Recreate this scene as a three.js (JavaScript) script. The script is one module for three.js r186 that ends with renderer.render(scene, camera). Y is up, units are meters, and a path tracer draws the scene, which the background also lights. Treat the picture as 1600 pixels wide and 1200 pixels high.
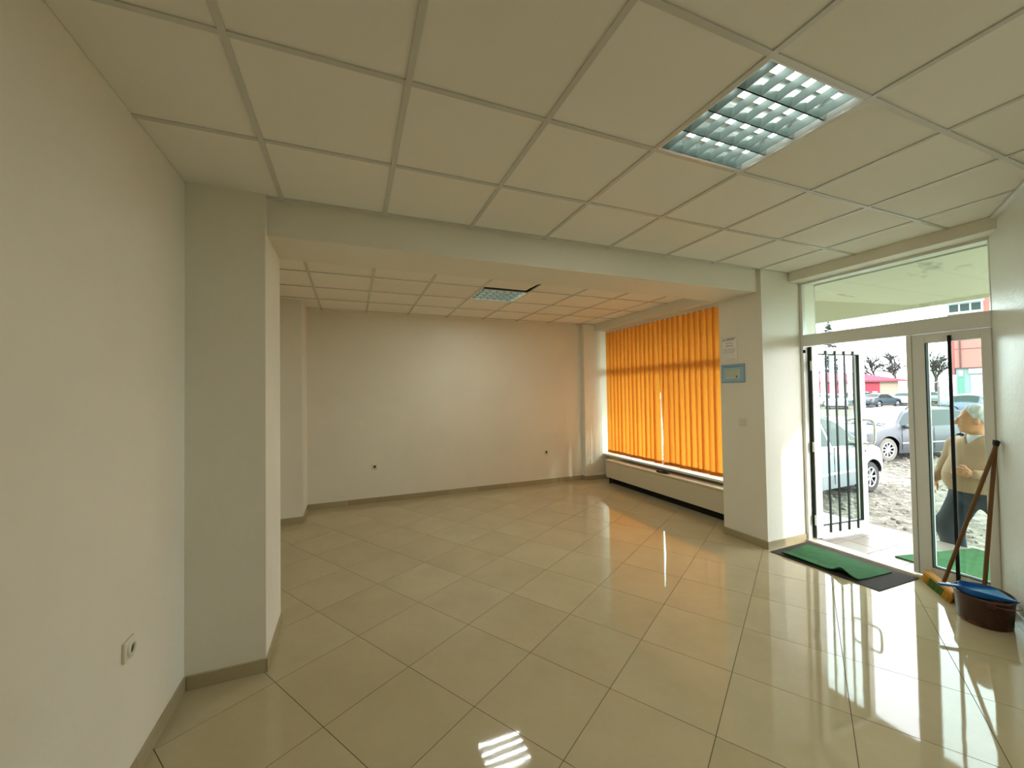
import * as THREE from 'three';
import { RoundedBoxGeometry } from 'three/addons/geometries/RoundedBoxGeometry.js';
import { mergeGeometries, mergeVertices } from 'three/addons/utils/BufferGeometryUtils.js';
import { MarchingCubes } from 'three/addons/objects/MarchingCubes.js';
import { RectAreaLightUniformsLib } from 'three/addons/lights/RectAreaLightUniformsLib.js';

// ---------------------------------------------------------------- camera, sky, sun, exposure
const scene = new THREE.Scene();
const renderer = new THREE.WebGLRenderer({ antialias: true });
renderer.toneMapping = THREE.LinearToneMapping;
renderer.toneMappingExposure = 1.5;
renderer.shadowMap.enabled = true;
RectAreaLightUniformsLib.init();
const D2R = Math.PI / 180;
const camera = new THREE.PerspectiveCamera(88.07, 4 / 3, 0.05, 300);
camera.position.set(0.387, 1.6, 1.545);
camera.rotation.set(1.19 * D2R, -22.03 * D2R, -0.87 * D2R, 'YXZ');
scene.background = new THREE.Color().setRGB(0.90, 0.985, 1.03);     // bright even haze
scene.backgroundIntensity = 5.6;
const sun = new THREE.DirectionalLight(new THREE.Color().setRGB(1, 0.95, 0.86), 1.7);
sun.position.set(4.6 + 0.48 * 20, 0.3 + 0.384 * 20, -1 + 20);
sun.target.position.set(4.6, 0.3, -1);
sun.castShadow = true; sun.shadow.radius = 4; sun.shadow.mapSize.set(4096, 4096);
Object.assign(sun.shadow.camera, { left: -22, right: 22, top: 14, bottom: -14, near: 0.5, far: 90 });
scene.add(sun, sun.target);
const TUBE_GLOW = 3.0, TUBE_COLOR = [0.93, 1.0, 0.94];

// ---------------------------------------------------------------- helpers
let seed = 7;
const rnd = () => { seed = (seed * 1664525 + 1013904223) >>> 0; return seed / 4294967296; };
const rr = (a, b) => a + (b - a) * rnd();
const used = new Map();
function numbered(n) { const k = used.get(n) || 0; used.set(n, k + 1); return k ? n + '_' + String(k).padStart(3, '0') : n; }
function mesh(name, geo, mat, parent) {
  const m = new THREE.Mesh(geo, mat); m.name = parent ? name : numbered(name);
  m.castShadow = m.receiveShadow = true; (parent || scene).add(m); return m;
}
function tag(o, label, category, group) { o.userData.label = label; o.userData.category = category; if (group) o.userData.group = group; return o; }
function thing(name, label, category, [x, y, z] = [0, 0, 0], turn = 0, group) {
  const o = new THREE.Group(); o.name = numbered(name); o.position.set(x, y, z); o.rotation.y = turn; scene.add(o);
  return tag(o, label, category, group);
}
function struct(name, label, category) { const o = thing(name, label, category); o.userData.kind = 'structure'; return o; }
function boxUV(g) {
  if (g.index) g = g.toNonIndexed();
  const p = g.attributes.position, uv = new Float32Array(p.count * 2), a = new THREE.Vector3(), b = new THREE.Vector3(), c = new THREE.Vector3(), n = new THREE.Vector3();
  for (let i = 0; i < p.count; i += 3) {
    a.fromBufferAttribute(p, i); b.fromBufferAttribute(p, i + 1); c.fromBufferAttribute(p, i + 2);
    n.copy(b).sub(a).cross(c.clone().sub(a)); const ax = Math.abs(n.x), ay = Math.abs(n.y), az = Math.abs(n.z);
    [a, b, c].forEach((v, k) => {
      const [s, t] = ay >= ax && ay >= az ? [v.x, v.z] : ax >= az ? [v.z, v.y] : [v.x, v.y];
      uv[(i + k) * 2] = s; uv[(i + k) * 2 + 1] = t;
    });
  }
  g.setAttribute('uv', new THREE.BufferAttribute(uv, 2)); return g;
}
const bx = (x0, x1, y0, y1, z0, z1) => boxUV(new THREE.BoxGeometry(x1 - x0, y1 - y0, z1 - z0).translate((x0 + x1) / 2, (y0 + y1) / 2, (z0 + z1) / 2));
const rbx = (x0, x1, y0, y1, z0, z1, r = 0.006) => boxUV(new RoundedBoxGeometry(x1 - x0, y1 - y0, z1 - z0, 2, r).translate((x0 + x1) / 2, (y0 + y1) / 2, (z0 + z1) / 2));
function merge(list) { return mergeGeometries(list.map((g) => { g = g.index ? g.toNonIndexed() : g; for (const k of Object.keys(g.attributes)) if (!['position', 'normal', 'uv'].includes(k)) g.deleteAttribute(k); if (!g.attributes.uv) boxUV(g); return g; })); }
function bar(a, b, r, seg = 10, r2 = r) {
  const A = new THREE.Vector3(...a), B = new THREE.Vector3(...b), d = B.clone().sub(A), L = d.length();
  const g = new THREE.CylinderGeometry(r2, r, L, seg); g.translate(0, L / 2, 0);
  g.applyQuaternion(new THREE.Quaternion().setFromUnitVectors(new THREE.Vector3(0, 1, 0), d.normalize())); g.translate(...a); return g;
}
const tube = (pts, r, seg = 32, rad = 8, closed = false) => new THREE.TubeGeometry(new THREE.CatmullRomCurve3(pts.map((p) => new THREE.Vector3(...p)), closed, 'catmullrom', 0.5), seg, r, rad, closed);
// prism over a plan polygon [[x, z], ...]
function prism(poly, y0, y1) {
  let A = 0; poly.forEach(([x, z], i) => { const [u, v] = poly[(i + 1) % poly.length]; A += x * v - u * z; });
  if (A < 0) poly = [...poly].reverse();
  const tri = THREE.ShapeUtils.triangulateShape(poly.map(([x, z]) => new THREE.Vector2(x, z)), []), v = [];
  for (const [a, b, c] of tri) {
    v.push(poly[a][0], y1, poly[a][1], poly[c][0], y1, poly[c][1], poly[b][0], y1, poly[b][1]);
    v.push(poly[a][0], y0, poly[a][1], poly[b][0], y0, poly[b][1], poly[c][0], y0, poly[c][1]);
  }
  poly.forEach(([x, z], i) => {
    const [u, w] = poly[(i + 1) % poly.length];
    v.push(x, y0, z, x, y1, z, u, y1, w, x, y0, z, u, y1, w, u, y0, w);
  });
  const g = new THREE.BufferGeometry(); g.setAttribute('position', new THREE.Float32BufferAttribute(v, 3)); g.computeVertexNormals(); return boxUV(g);
}
// clip a plan polygon by half planes a*x + b*z <= c
function clip(poly, planes) {
  for (const [a, b, c] of planes) {
    const out = [];
    poly.forEach((p, i) => {
      const q = poly[(i + 1) % poly.length], fp = a * p[0] + b * p[1] - c, fq = a * q[0] + b * q[1] - c;
      if (fp <= 0) out.push(p);
      if (fp * fq < 0) { const t = fp / (fp - fq); out.push([p[0] + (q[0] - p[0]) * t, p[1] + (q[1] - p[1]) * t]); }
    });
    poly = out; if (poly.length < 3) return null;
  }
  let A = 0; poly.forEach(([x, z], i) => { const [u, v] = poly[(i + 1) % poly.length]; A += x * v - u * z; });
  return Math.abs(A) < 2e-4 ? null : poly;
}
// tileable noise
function noiseField(n, octaves, base, pers = 0.55) {
  const out = new Float32Array(n * n); let amp = 1, tot = 0;
  for (let o = 0, f = base; o < octaves; o++, f *= 2, amp *= pers) {
    const g = Array.from({ length: f * f }, rnd); tot += amp;
    for (let y = 0; y < n; y++) for (let x = 0; x < n; x++) {
      const u = x / n * f, v = y / n * f, i = u | 0, j = v | 0, s = u - i, t = v - j, a = s * s * (3 - 2 * s), b = t * t * (3 - 2 * t), i1 = (i + 1) % f, j1 = (j + 1) % f;
      out[y * n + x] += amp * ((g[j * f + i] * (1 - a) + g[j * f + i1] * a) * (1 - b) + (g[j1 * f + i] * (1 - a) + g[j1 * f + i1] * a) * b);
    }
  }
  for (let k = 0; k < out.length; k++) out[k] /= tot; return out;
}
function tex(n, fn, srgb, rep = 1) {
  const d = new Uint8Array(n * n * 4);
  for (let i = 0; i < n * n; i++) { const c = fn(i % n, (i / n) | 0, i); for (let k = 0; k < 3; k++) d[i * 4 + k] = Math.max(0, Math.min(255, Array.isArray(c) ? c[k] : c)); d[i * 4 + 3] = 255; }
  const t = new THREE.DataTexture(d, n, n); t.wrapS = t.wrapT = THREE.RepeatWrapping; t.magFilter = THREE.LinearFilter; t.minFilter = THREE.LinearMipmapLinearFilter; t.generateMipmaps = true;
  if (srgb) t.colorSpace = THREE.SRGBColorSpace; t.repeat.set(rep, rep); t.needsUpdate = true; return t;
}
const std = (color, roughness = 0.6, extra = {}) => new THREE.MeshPhysicalMaterial({ color, roughness, ...extra });

// ---------------------------------------------------------------- materials
const nA = noiseField(256, 6, 4), nB = noiseField(256, 4, 32, 0.7), nC = noiseField(512, 5, 16, 0.75);
const plasterBump = tex(256, (x, y, i) => 255 * (0.55 * nA[i] + 0.45 * nB[i]), false, 1.1);
const plasterTone = tex(256, (x, y, i) => 248 + 14 * (nA[i] - 0.5), true, 0.37);
const boardBump = tex(256, (x, y, i) => 255 * nB[i], false, 3);
const tileTone = tex(256, (x, y, i) => { const k = nA[i] - 0.5, m = nB[i] - 0.5; return [244 + 18 * k + 6 * m, 243 + 18 * k + 6 * m, 240 + 20 * k + 6 * m]; }, true, 0.9);
const tileBump = tex(256, (x, y, i) => 255 * nA[i], false, 1.3);
const M = {
  wall: std('#f6efdd', 0.5, { map: plasterTone, bumpMap: plasterBump, bumpScale: 0.0022 }),
  wallGloss: std('#efeee3', 0.36, { map: plasterTone, bumpMap: plasterBump, bumpScale: 0.004 }),
  board: std('#f7f2e5', 0.9, { bumpMap: boardBump, bumpScale: 0.0005 }),
  boardB: std('#f4efe1', 0.9, { bumpMap: boardBump, bumpScale: 0.0005 }),
  tbar: std('#d6d3c8', 0.25),
  grout: std('#463b2a', 0.9),
  tiles: ['#c7b895', '#c6b794', '#c8ba97', '#c5b692'].map((c) => std(c, 0.04, { map: tileTone, bumpMap: tileBump, bumpScale: 0.00018, ior: 1.56 })),
  skirt: ['#b3a482', '#ae9f7c', '#b7a988'].map((c) => std(c, 0.25, { map: tileTone })),
  pvc: std('#e9e7de', 0.28, { clearcoat: 0.3, clearcoatRoughness: 0.25 }),
  gasket: std('#1d2a24', 0.7),
  iron: std('#0b0e14', 0.45, { metalness: 0.3 }),
  glass: new THREE.MeshPhysicalMaterial({ color: '#f2fbf7', transmission: 1, thickness: 0, roughness: 0.01, ior: 1.5 }),
  beigePaint: std('#d9d0b4', 0.4),
  socket: std('#e6e0c8', 0.35), socketDark: std('#3a3522', 0.6),
  concrete: std('#d9d6c6', 0.85, { map: plasterTone, bumpMap: plasterBump, bumpScale: 0.006 }),
  facade: std('#dcd8c8', 0.85, { map: plasterTone, bumpMap: plasterBump, bumpScale: 0.004 }),
  black: std('#131211', 0.8),
  chrome: std('#cfd3d2', 0.18, { metalness: 1 }),
};

// ---------------------------------------------------------------- room plan
const XL = -0.47, XD = 4.84, ZF = -4.7, H = 2.8, TOP = 3.12;
const slantZ = (x) => 0.215 + 0.554 * (4.70 - x);           // the right-hand wall runs at an angle
const slantN = Math.hypot(0.554, 1), slantPlane = (inset = 0) => [0.554 / slantN, 1 / slantN, (0.215 + 0.554 * 4.70) / slantN - inset];
const inRoom = (inset = 0) => [[-1, 0, -XL - inset], [1, 0, XD], [0, -1, -ZF - inset], slantPlane(inset)];

// floor: screed (seen in the joints) and polished tiles laid at an angle
{
  const floor = struct('floor', 'polished beige porcelain tile floor laid diagonally', 'floor');
  const poly = clip([[-2, -6], [7, -6], [7, 5], [-2, 5]], inRoom());
  mesh('screed', prism(poly, -0.3, -0.0016), M.grout, floor);
  const ox = 1.666, oz = -0.278, ax = 0.43716, az = -0.26994, L = 0.51379, gap = 0.0032 / 2 / L;
  let k = 0;
  for (let i = -16; i < 16; i++) for (let j = -16; j < 16; j++) {
    const P = (s, t) => [ox + s * ax - t * az, oz + s * az + t * ax];
    const c = clip([P(i + gap, j + gap), P(i + 1 - gap, j + gap), P(i + 1 - gap, j + 1 - gap), P(i + gap, j + 1 - gap)], inRoom(0.001));
    if (!c) continue;
    const g = prism(c, -0.0015, 0);
    const uv = g.attributes.uv, sx = rnd() * 4, sy = rnd() * 4; for (let q = 0; q < uv.count; q++) uv.setXY(q, uv.getX(q) + sx, uv.getY(q) + sy);
    mesh('floor_tile', g, M.tiles[(k++ * 7 + (rnd() * 4 | 0)) % 4], floor);
  }
}

// walls
const wallPiece = (name, geo, label, m = M.wall) => { const w = mesh(name, geo, m); w.userData.kind = 'structure'; return tag(w, label, 'wall'); };
wallPiece('wall_left', bx(XL - 0.22, XL, 0, TOP, ZF - 0.22, slantZ(XL - 0.22)), 'plain cream wall along the left with a socket low down');
wallPiece('wall_far', bx(XL, 5.05, 0, TOP, ZF - 0.22, ZF), 'cream wall at the far end of the back room');
wallPiece('wall_right', prism([[4.84, slantZ(4.84)], [5.05, 0.17], [5.05, 1.0], [XL - 0.22, 3.75], [XL - 0.22, slantZ(XL - 0.22)]], 0, TOP), 'glossy pale wall running at an angle beside the entrance', M.wallGloss);
wallPiece('wall_pillar_left', bx(XL, -0.083, 0, TOP, -1.69, -1.175), 'square plaster pillar between the two rooms on the left');
wallPiece('wall_pillar_right', bx(4.218, 5.05, 0, TOP, -1.70, -1.20), 'plaster pillar between the orange blind and the entrance door');
wallPiece('wall_corner_column', bx(XL, -0.19, 0, TOP, ZF, -4.12), 'plaster column in the far left corner of the back room');
wallPiece('wall_corner_window', bx(4.28, 5.05, 0, TOP, ZF, -4.60), 'narrow plaster column between the far wall and the orange blind');
wallPiece('wall_beam', bx(-0.083, 4.218, 2.578, TOP, -1.69, -1.235), 'plastered ceiling beam spanning the opening between the pillars');
wallPiece('wall_street', merge([bx(4.78, 5.05, 0, 0.43, -4.6, -1.70), bx(4.75, 5.05, 2.70, TOP, -4.6, -1.70), bx(4.84, 5.05, 2.715, TOP, -1.2, 0.17)]), 'street wall below and above the window and over the door');
{ const s = mesh('ceiling_slab', bx(XL - 0.22, 5.05, TOP, TOP + 0.25, ZF - 0.22, 3.75), M.concrete); s.userData.kind = 'structure'; tag(s, 'concrete slab above the suspended ceiling', 'ceiling'); }

// baseboards: individual skirting tiles
function skirting(side, label, runs) {
  const b = struct('baseboard_' + side, label, 'baseboard'); let n = 0;
  for (const [x0, z0, x1, z1] of runs) {
    const dx = x1 - x0, dz = z1 - z0, L = Math.hypot(dx, dz), c = Math.max(1, Math.round(L / 0.51));
    for (let i = 0; i < c; i++) {
      const g = rbx(i * L / c + 0.0012, (i + 1) * L / c - 0.0012, 0, 0.076, -0.001, 0.0105, 0.002);
      g.rotateY(-Math.atan2(dz, dx)); g.translate(x0, 0, z0);
      mesh('skirting_tile', g, M.skirt[(n++ * 2 + (rnd() * 3 | 0)) % 3], b);
    }
  }
}
// runs go so that the room lies on the local +z side
skirting('left', 'beige tile skirting at the foot of the left wall', [[XL, slantZ(XL), XL, -1.175], [XL, -1.69, XL, -4.12]].map(([a, b, c, d]) => [c, d, a, b]).map(([a, b, c, d]) => [c, d, a, b]));
skirting('pillar_left', 'beige tile skirting round the left pillar', [[XL + 0.011, -1.175, -0.083, -1.175], [-0.083, -1.163, -0.083, -1.69]]);
skirting('far', 'beige tile skirting along the far wall of the back room', [[XL + 0.011, -4.12, -0.19, -4.12], [-0.19, -4.109, -0.19, ZF], [-0.179, ZF, 4.28, ZF], [4.28, ZF + 0.011, 4.28, -4.59].map((v, i) => v), [4.27, -4.60, 4.78, -4.60]]);
skirting('pillar_right', 'beige tile skirting round the pillar beside the entrance', [[4.218, -1.70, 4.218, -1.189], [4.207, -1.20, 4.80, -1.20]]);
skirting('right', 'beige tile skirting at the foot of the angled wall', [[4.74, slantZ(4.74), XL + 0.02, slantZ(XL + 0.02)]]);

// suspended ceiling
function ceilingGrid(name, label, planes, xs, zs, y, skip = () => false, special = () => null) {
  const c = struct(name, label, 'ceiling'); let n = 0;
  const hw = 0.012, t = 0.0065;
  for (let i = 0; i + 1 < xs.length; i++) for (let j = 0; j + 1 < zs.length; j++) {
    if (skip(i, j)) continue;
    const sp = special(i, j); const e = 0.004;
    const p = clip(sp || [[xs[i] + e, zs[j] + e], [xs[i + 1] - e, zs[j] + e], [xs[i + 1] - e, zs[j + 1] - e], [xs[i] + e, zs[j + 1] - e]], planes);
    if (!p) continue;
    const g = prism(p, 0, 0.014); const tilt = [rr(-0.0015, 0.0015), rr(-0.0015, 0.0015)];
    const cx = (xs[i] + xs[i + 1]) / 2, cz = (zs[j] + zs[j + 1]) / 2, q = g.attributes.position;
    for (let k = 0; k < q.count; k++) q.setY(k, q.getY(k) + y + t + rr(0, 0) + (q.getX(k) - cx) * tilt[0] + (q.getZ(k) - cz) * tilt[1]);
    g.computeVertexNormals(); mesh('ceiling_tile', g, (n++ * 5 + (rnd() * 3 | 0)) % 3 ? M.board : M.boardB, c);
  }
  return c;
}
function tBars(c, planes, xs, zs, y, dropX = () => false, dropZ = () => false) {
  const hw = 0.012;
  for (let i = 0; i < xs.length; i++) for (let j = 0; j + 1 < zs.length; j++) {     // runners
    if (dropX(i, j)) continue;
    const p = clip([[xs[i] - hw, zs[j]], [xs[i] + hw, zs[j]], [xs[i] + hw, zs[j + 1]], [xs[i] - hw, zs[j + 1]]], planes);
    if (p) mesh('runner_bar', prism(p, y, y + 0.006), M.tbar, c);
  }
  for (let j = 0; j < zs.length; j++) for (let i = 0; i + 1 < xs.length; i++) {     // cross tees
    if (dropZ(i, j)) continue;
    const p = clip([[xs[i] + hw, zs[j] - hw], [xs[i + 1] - hw, zs[j] - hw], [xs[i + 1] - hw, zs[j] + hw], [xs[i] + hw, zs[j] + hw]], planes);
    if (p) mesh('cross_bar', prism(p, y + 0.0004, y + 0.006), M.tbar, c);
  }
}
{
  const xs = Array.from({ length: 11 }, (_, i) => -0.6 + 0.6 * i), zs = Array.from({ length: 9 }, (_, i) => -1.8 + 0.6 * i);
  const planes = [[-1, 0, -XL - 0.002], [1, 0, XD], [0, -1, 1.233], slantPlane(0.002)];
  const lampI = 4, lampJ = 3;                                 // the cell x 1.8-2.4, z 0-0.6
  const c = ceilingGrid('ceiling', 'suspended ceiling of square off-white boards over the front room', planes, xs, zs, H, (i, j) => i === lampI && j === lampJ);
  tBars(c, planes, xs, zs, H);
  const xb = xs, zb = Array.from({ length: 6 }, (_, i) => -4.59 + 0.6 * i); zb.unshift(-5.19);
  const pb = [[-1, 0, -XL - 0.002], [1, 0, 4.75], [0, -1, 4.698], [0, 1, -1.69]];
  const yb = H + 0.012;
  const d = ceilingGrid('ceiling_back', 'suspended ceiling of square boards over the back room', pb, xb, zb, yb, (i, j) => i === 4 && j === 3,
    (i, j) => i === 4 && j === 4 ? [[1.805, -2.785], [2.335, -2.79], [2.375, -2.195], [1.81, -2.195]] : null);
  tBars(d, pb, xb, zb, yb, (i, j) => i === 5 && j === 4, (i, j) => i === 4 && j === 4);
}

// ---------------------------------------------------------------- ceiling lamps with louvres
function louvredLamp(name, label, [x0, z0], y, w, d, strength) {
  const t = thing(name, label, 'ceiling lamp', [x0 + w / 2, y, z0 + d / 2], 0, 'louvred ceiling lamps');
  const white = std('#f1f1ee', 0.3), hw = w / 2, hd = d / 2, fr = 0.014;
  const mirror = std('#cfd8d5', 0.2, { metalness: 1 });
  const bladeMat = std('#93a29e', 0.5, { metalness: 0.4 }), galv = std('#4a4c4b', 0.6, { metalness: 0.3 });
  for (const q of [-1, 1]) mesh('end_plate', bx(Math.min(q * (hw - 0.008), q * (hw - 0.0135)), Math.max(q * (hw - 0.008), q * (hw - 0.0135)), 0.0065, 0.084, -hd + 0.009, hd - 0.009), white, t);
  mesh('housing', merge([bx(-hw + 0.004, hw - 0.004, 0.085, 0.09, -hd + 0.004, hd - 0.004), bx(-hw + 0.004, -hw + 0.008, 0.006, 0.085, -hd + 0.004, hd - 0.004), bx(hw - 0.008, hw - 0.004, 0.006, 0.085, -hd + 0.004, hd - 0.004),
    bx(-hw + 0.008, hw - 0.008, 0.006, 0.085, -hd + 0.004, -hd + 0.008), bx(-hw + 0.008, hw - 0.008, 0.006, 0.085, hd - 0.008, hd - 0.004)]), galv, t);
  mesh('frame', merge([bx(-hw, hw, 0, 0.006, -hd, -hd + fr), bx(-hw, hw, 0, 0.006, hd - fr, hd), bx(-hw, -hw + fr, 0, 0.006, -hd + fr, hd - fr), bx(hw - fr, hw, 0, 0.006, -hd + fr, hd - fr)]), white, t);
  const glow = new THREE.MeshStandardMaterial({ color: '#ffffff', roughness: 0.5, emissive: new THREE.Color().setRGB(...TUBE_COLOR), emissiveIntensity: TUBE_GLOW });
  const in0 = -hd + fr, pitch = (d - 2 * fr) / 4;
  for (let k = 0; k < 4; k++) {
    const zc = in0 + (k + 0.5) * pitch, h = pitch / 2;
    // parabolic trough, opening downwards
    const prof = []; for (let i = 0; i <= 16; i++) { const s = -1 + i / 8; prof.push([s * (h - 0.003), 0.004 + 0.074 * (1 - s * s * s * s)]); }
    const v = [], X0 = -hw + fr, X1 = hw - fr;
    for (let i = 0; i < 16; i++) { const [a, b] = prof[i], [c, e] = prof[i + 1]; v.push(X0, b, zc + a, X1, b, zc + a, X1, e, zc + c, X0, b, zc + a, X1, e, zc + c, X0, e, zc + c); }
    const g = new THREE.BufferGeometry(); g.setAttribute('position', new THREE.Float32BufferAttribute(v, 3));
    g.deleteAttribute('normal'); const gm = mergeVertices(g); gm.computeVertexNormals(); mesh('reflector', boxUV(gm), mirror, t);
    const tb = mesh('tube', bar([-hw + 0.03, 0.058, zc], [hw - 0.03, 0.058, zc], 0.012, 14), glow, t);
    for (const s of [-1, 1]) mesh('end_cap', bar([s * (hw - 0.014), 0.058, zc], [s * (hw - 0.035), 0.058, zc], 0.013, 12), white, tb);
    const L = new THREE.RectAreaLight(new THREE.Color().setRGB(...TUBE_COLOR), strength * 5.5, w - 0.06, 0.004);
    L.position.set(0, 0.0012, zc); L.rotation.x = -Math.PI / 2; t.add(L);
    for (let b = 0; b < 6; b++) {                                // V-shaped cross blades with a dished upper edge
      const xc = -hw + fr + (b + 0.5) * (w - 2 * fr) / 6 - 0.0, s = new THREE.Shape();
      s.moveTo(-h + 0.004, 0.003); s.lineTo(h - 0.004, 0.003); s.lineTo(h - 0.008, 0.040); s.quadraticCurveTo(0, 0.046, -h + 0.008, 0.040); s.closePath();
      const e = new THREE.ExtrudeGeometry(s, { depth: 0.003, bevelEnabled: false, curveSegments: 8 }); e.translate(0, 0, -0.0015); e.rotateY(Math.PI / 2); e.translate(xc, 0, zc);
      mesh('louvre_blade', boxUV(e), bladeMat, t);
    }
  }
  return t;
}
louvredLamp('ceiling_lamp', 'lit louvred ceiling lamp in the front room ceiling near the door', [1.806, 0.006], H + 0.002, 0.588, 0.588, 70);
louvredLamp('ceiling_lamp', 'lit louvred ceiling lamp in the back room beside a dark gap', [1.806, -3.386], H + 0.014, 0.588, 0.52, 66);

// ---------------------------------------------------------------- boxed trims
{ const b = mesh('trim_1', rbx(4.635, 4.86, 2.708, 2.806, -1.198, slantZ(4.635) - 0.0, 0.004), M.wall); b.userData.kind = 'structure'; tag(b, 'shallow boxed pelmet above the entrance door', 'trim'); }
{ const b = mesh('trim_2', rbx(4.52, 4.76, 2.69, 2.818, -4.598, -1.702, 0.004), M.wall); b.userData.kind = 'structure'; tag(b, 'shallow boxed pelmet above the orange blind', 'trim'); }
{ const g = rbx(0, Math.hypot(5.15, 5.15 * 0.554), H - 0.024, H - 0.001, -0.001, 0.03, 0.004); g.rotateY(-(Math.PI - Math.atan(0.554))); g.translate(4.63, 0, slantZ(4.63));
  const b = mesh('trim_3', g, M.pvc); b.userData.kind = 'structure'; tag(b, 'white edge strip where the angled wall meets the ceiling', 'trim'); }

// ---------------------------------------------------------------- window, sill, radiator cover, blind
{
  const w = struct('window_1', 'white framed shop window behind the orange blind', 'window');
  const X0 = 4.87, X1 = 4.93, z0 = -4.598, z1 = -1.702, y0 = 0.46, y1 = 2.70, f = 0.06, ym = 1.96, zm = -3.15;
  mesh('frame', merge([bx(X0, X1, y0, y0 + f, z0, z1), bx(X0, X1, y1 - f, y1, z0, z1), bx(X0, X1, y0 + f, y1 - f, z0, z0 + f), bx(X0, X1, y0 + f, y1 - f, z1 - f, z1)]), M.pvc, w);
  mesh('transom_bar', bx(X0, X1, ym - 0.05, ym + 0.05, z0 + f, z1 - f), M.pvc, w);
  mesh('mullion', bx(X0 + 0.002, X1 - 0.002, y0 + f, ym - 0.05, zm + 0.13 - 0.03, zm + 0.13 + 0.03), M.pvc, w);
  for (const [a, b, c, d] of [[z0 + f, zm + 0.10, y0 + f, ym - 0.05], [zm + 0.16, z1 - f, y0 + f, ym - 0.05], [z0 + f, z1 - f, ym + 0.05, y1 - f]]) mesh('pane', bx(4.899, 4.901, c, d, a, b), M.glass, w);
  const s = mesh('sill', rbx(4.66, 4.93, 0.43, 0.46, -4.598, -1.702, 0.005), std('#f4f2ea', 0.3), w);
  s.userData.label = 'white window sill';
}
{
  const t = thing('radiator_cover', 'long low beige convector box under the orange blind', 'radiator', [4.58, 0, -3.03]);
  mesh('front_panel', rbx(-0.085, -0.07, 0.105, 0.372, -1.27, 1.27, 0.005), M.beigePaint, t);
  mesh('side_panel', rbx(-0.07, 0.10, 0.105, 0.372, -1.27, -1.255, 0.003), M.beigePaint, t);
  mesh('side_panel', rbx(-0.07, 0.10, 0.105, 0.372, 1.255, 1.27, 0.003), M.beigePaint, t);
  mesh('top_lip', rbx(-0.095, -0.02, 0.376, 0.402, -1.275, 1.275, 0.006), std('#e0d3ad', 0.35), t);
  for (let i = 0; i < 4; i++) mesh('grille_bar', bx(-0.01 + i * 0.022, 0.004 + i * 0.022, 0.385, 0.398, -1.27, 1.27), M.beigePaint, t);
  mesh('bottom_plate', bx(-0.07, 0.10, 0.105, 0.115, -1.255, 1.255), M.black, t);
  mesh('plinth', bx(0.0, 0.015, 0, 0.105, -1.22, 1.255), M.black, t);
  for (const z of [-1.2, 1.2]) mesh('foot', rbx(-0.06, -0.03, 0, 0.105, z - 0.02, z + 0.02, 0.004), M.black, t);
}
{
  const weave = tex(128, (x, y) => 238 + 14 * (nB[(y * 256 + x) % 65536] - 0.5), true, 3);
  const cloth = new THREE.MeshPhysicalMaterial({ color: '#ffa238', roughness: 1, transmission: 0.55, thickness: 0, map: weave, side: THREE.DoubleSide });
  const hem = new THREE.MeshPhysicalMaterial({ color: '#f0962c', roughness: 1, transmission: 0.3, thickness: 0, map: weave, side: THREE.DoubleSide });
  const t = thing('vertical_blind', 'closed orange vertical slat blind across the shop window', 'blind', [4.70, 0, -3.29]);
  mesh('headrail', rbx(-0.02, 0.02, 2.655, 2.69, -1.21, 1.21, 0.004), M.pvc, t);
  const N = 24, pitch = 2.4 / N;
  for (let k = 0; k < N; k++) {
    const zc = -1.2 + (k + 0.5) * pitch, gapSlat = k === 13, near = k === 12;
    const y0 = 0.492 + rr(-0.006, 0.006), y1 = 2.655, W = 0.127, rows = 24, v = [], uv = [], ix = [];
    const a0 = (10 + rr(-5, 5)) * D2R, a1 = a0 + rr(-7, 7) * D2R + (gapSlat ? -60 * D2R : near ? 6 * D2R : 0), sway = rr(-0.008, 0.008) + (gapSlat ? 0.026 : 0);
    for (let r = 0; r <= rows; r++) {
      const s = r / rows, y = y1 + (y0 - y1) * s, k2 = gapSlat ? Math.max(0, (s - 0.12) / 0.88) : s, a = a0 + (a1 - a0) * k2;
      for (let c = 0; c <= 6; c++) {
        const u = (c / 6 - 0.5) * W, bow = 0.004 * Math.cos((c / 6 - 0.5) * Math.PI);
        v.push(u * Math.sin(a) + bow * Math.cos(a), y, zc + sway * s + u * Math.cos(a) - bow * Math.sin(a)); uv.push(u, y);
        if (r < rows && c < 6) { const p = r * 7 + c; ix.push(p, p + 7, p + 1, p + 1, p + 7, p + 8); }
      }
    }
    const g = new THREE.BufferGeometry(); g.setAttribute('position', new THREE.Float32BufferAttribute(v, 3)); g.setAttribute('uv', new THREE.Float32BufferAttribute(uv, 2)); g.setIndex(ix); g.computeVertexNormals();
    const sl = mesh('slat', g, cloth, t);
    const hg = bx(-W / 2 + 0.004, W / 2 - 0.004, y0 + 0.001, y0 + 0.045, -0.002, 0.002); hg.rotateY(Math.PI / 2 + a1); hg.translate(0, 0, zc + sway); mesh('bottom_weight', hg, hem, sl);
    mesh('hanger', bx(-0.004, 0.004, 2.64, 2.66, zc - 0.012, zc + 0.012), M.pvc, sl);
  }
}
{ // dark cloth lying on the convector
  const g = new THREE.SphereGeometry(1, 24, 12); const p = g.attributes.position;
  for (let i = 0; i < p.count; i++) { const x = p.getX(i), y = p.getY(i), z = p.getZ(i); p.setXYZ(i, x * 0.05, Math.max(0, y * 0.03 * (1 + 0.35 * Math.sin(z * 5 + x * 3))), z * 0.13 * (1 + 0.12 * Math.sin(x * 4))); }
  g.computeVertexNormals(); g.translate(4.555, 0.401, -3.0); tag(mesh('crumpled_cloth', g, M.black), 'small black crumpled cloth on top of the convector box', 'cloth');
}

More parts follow.
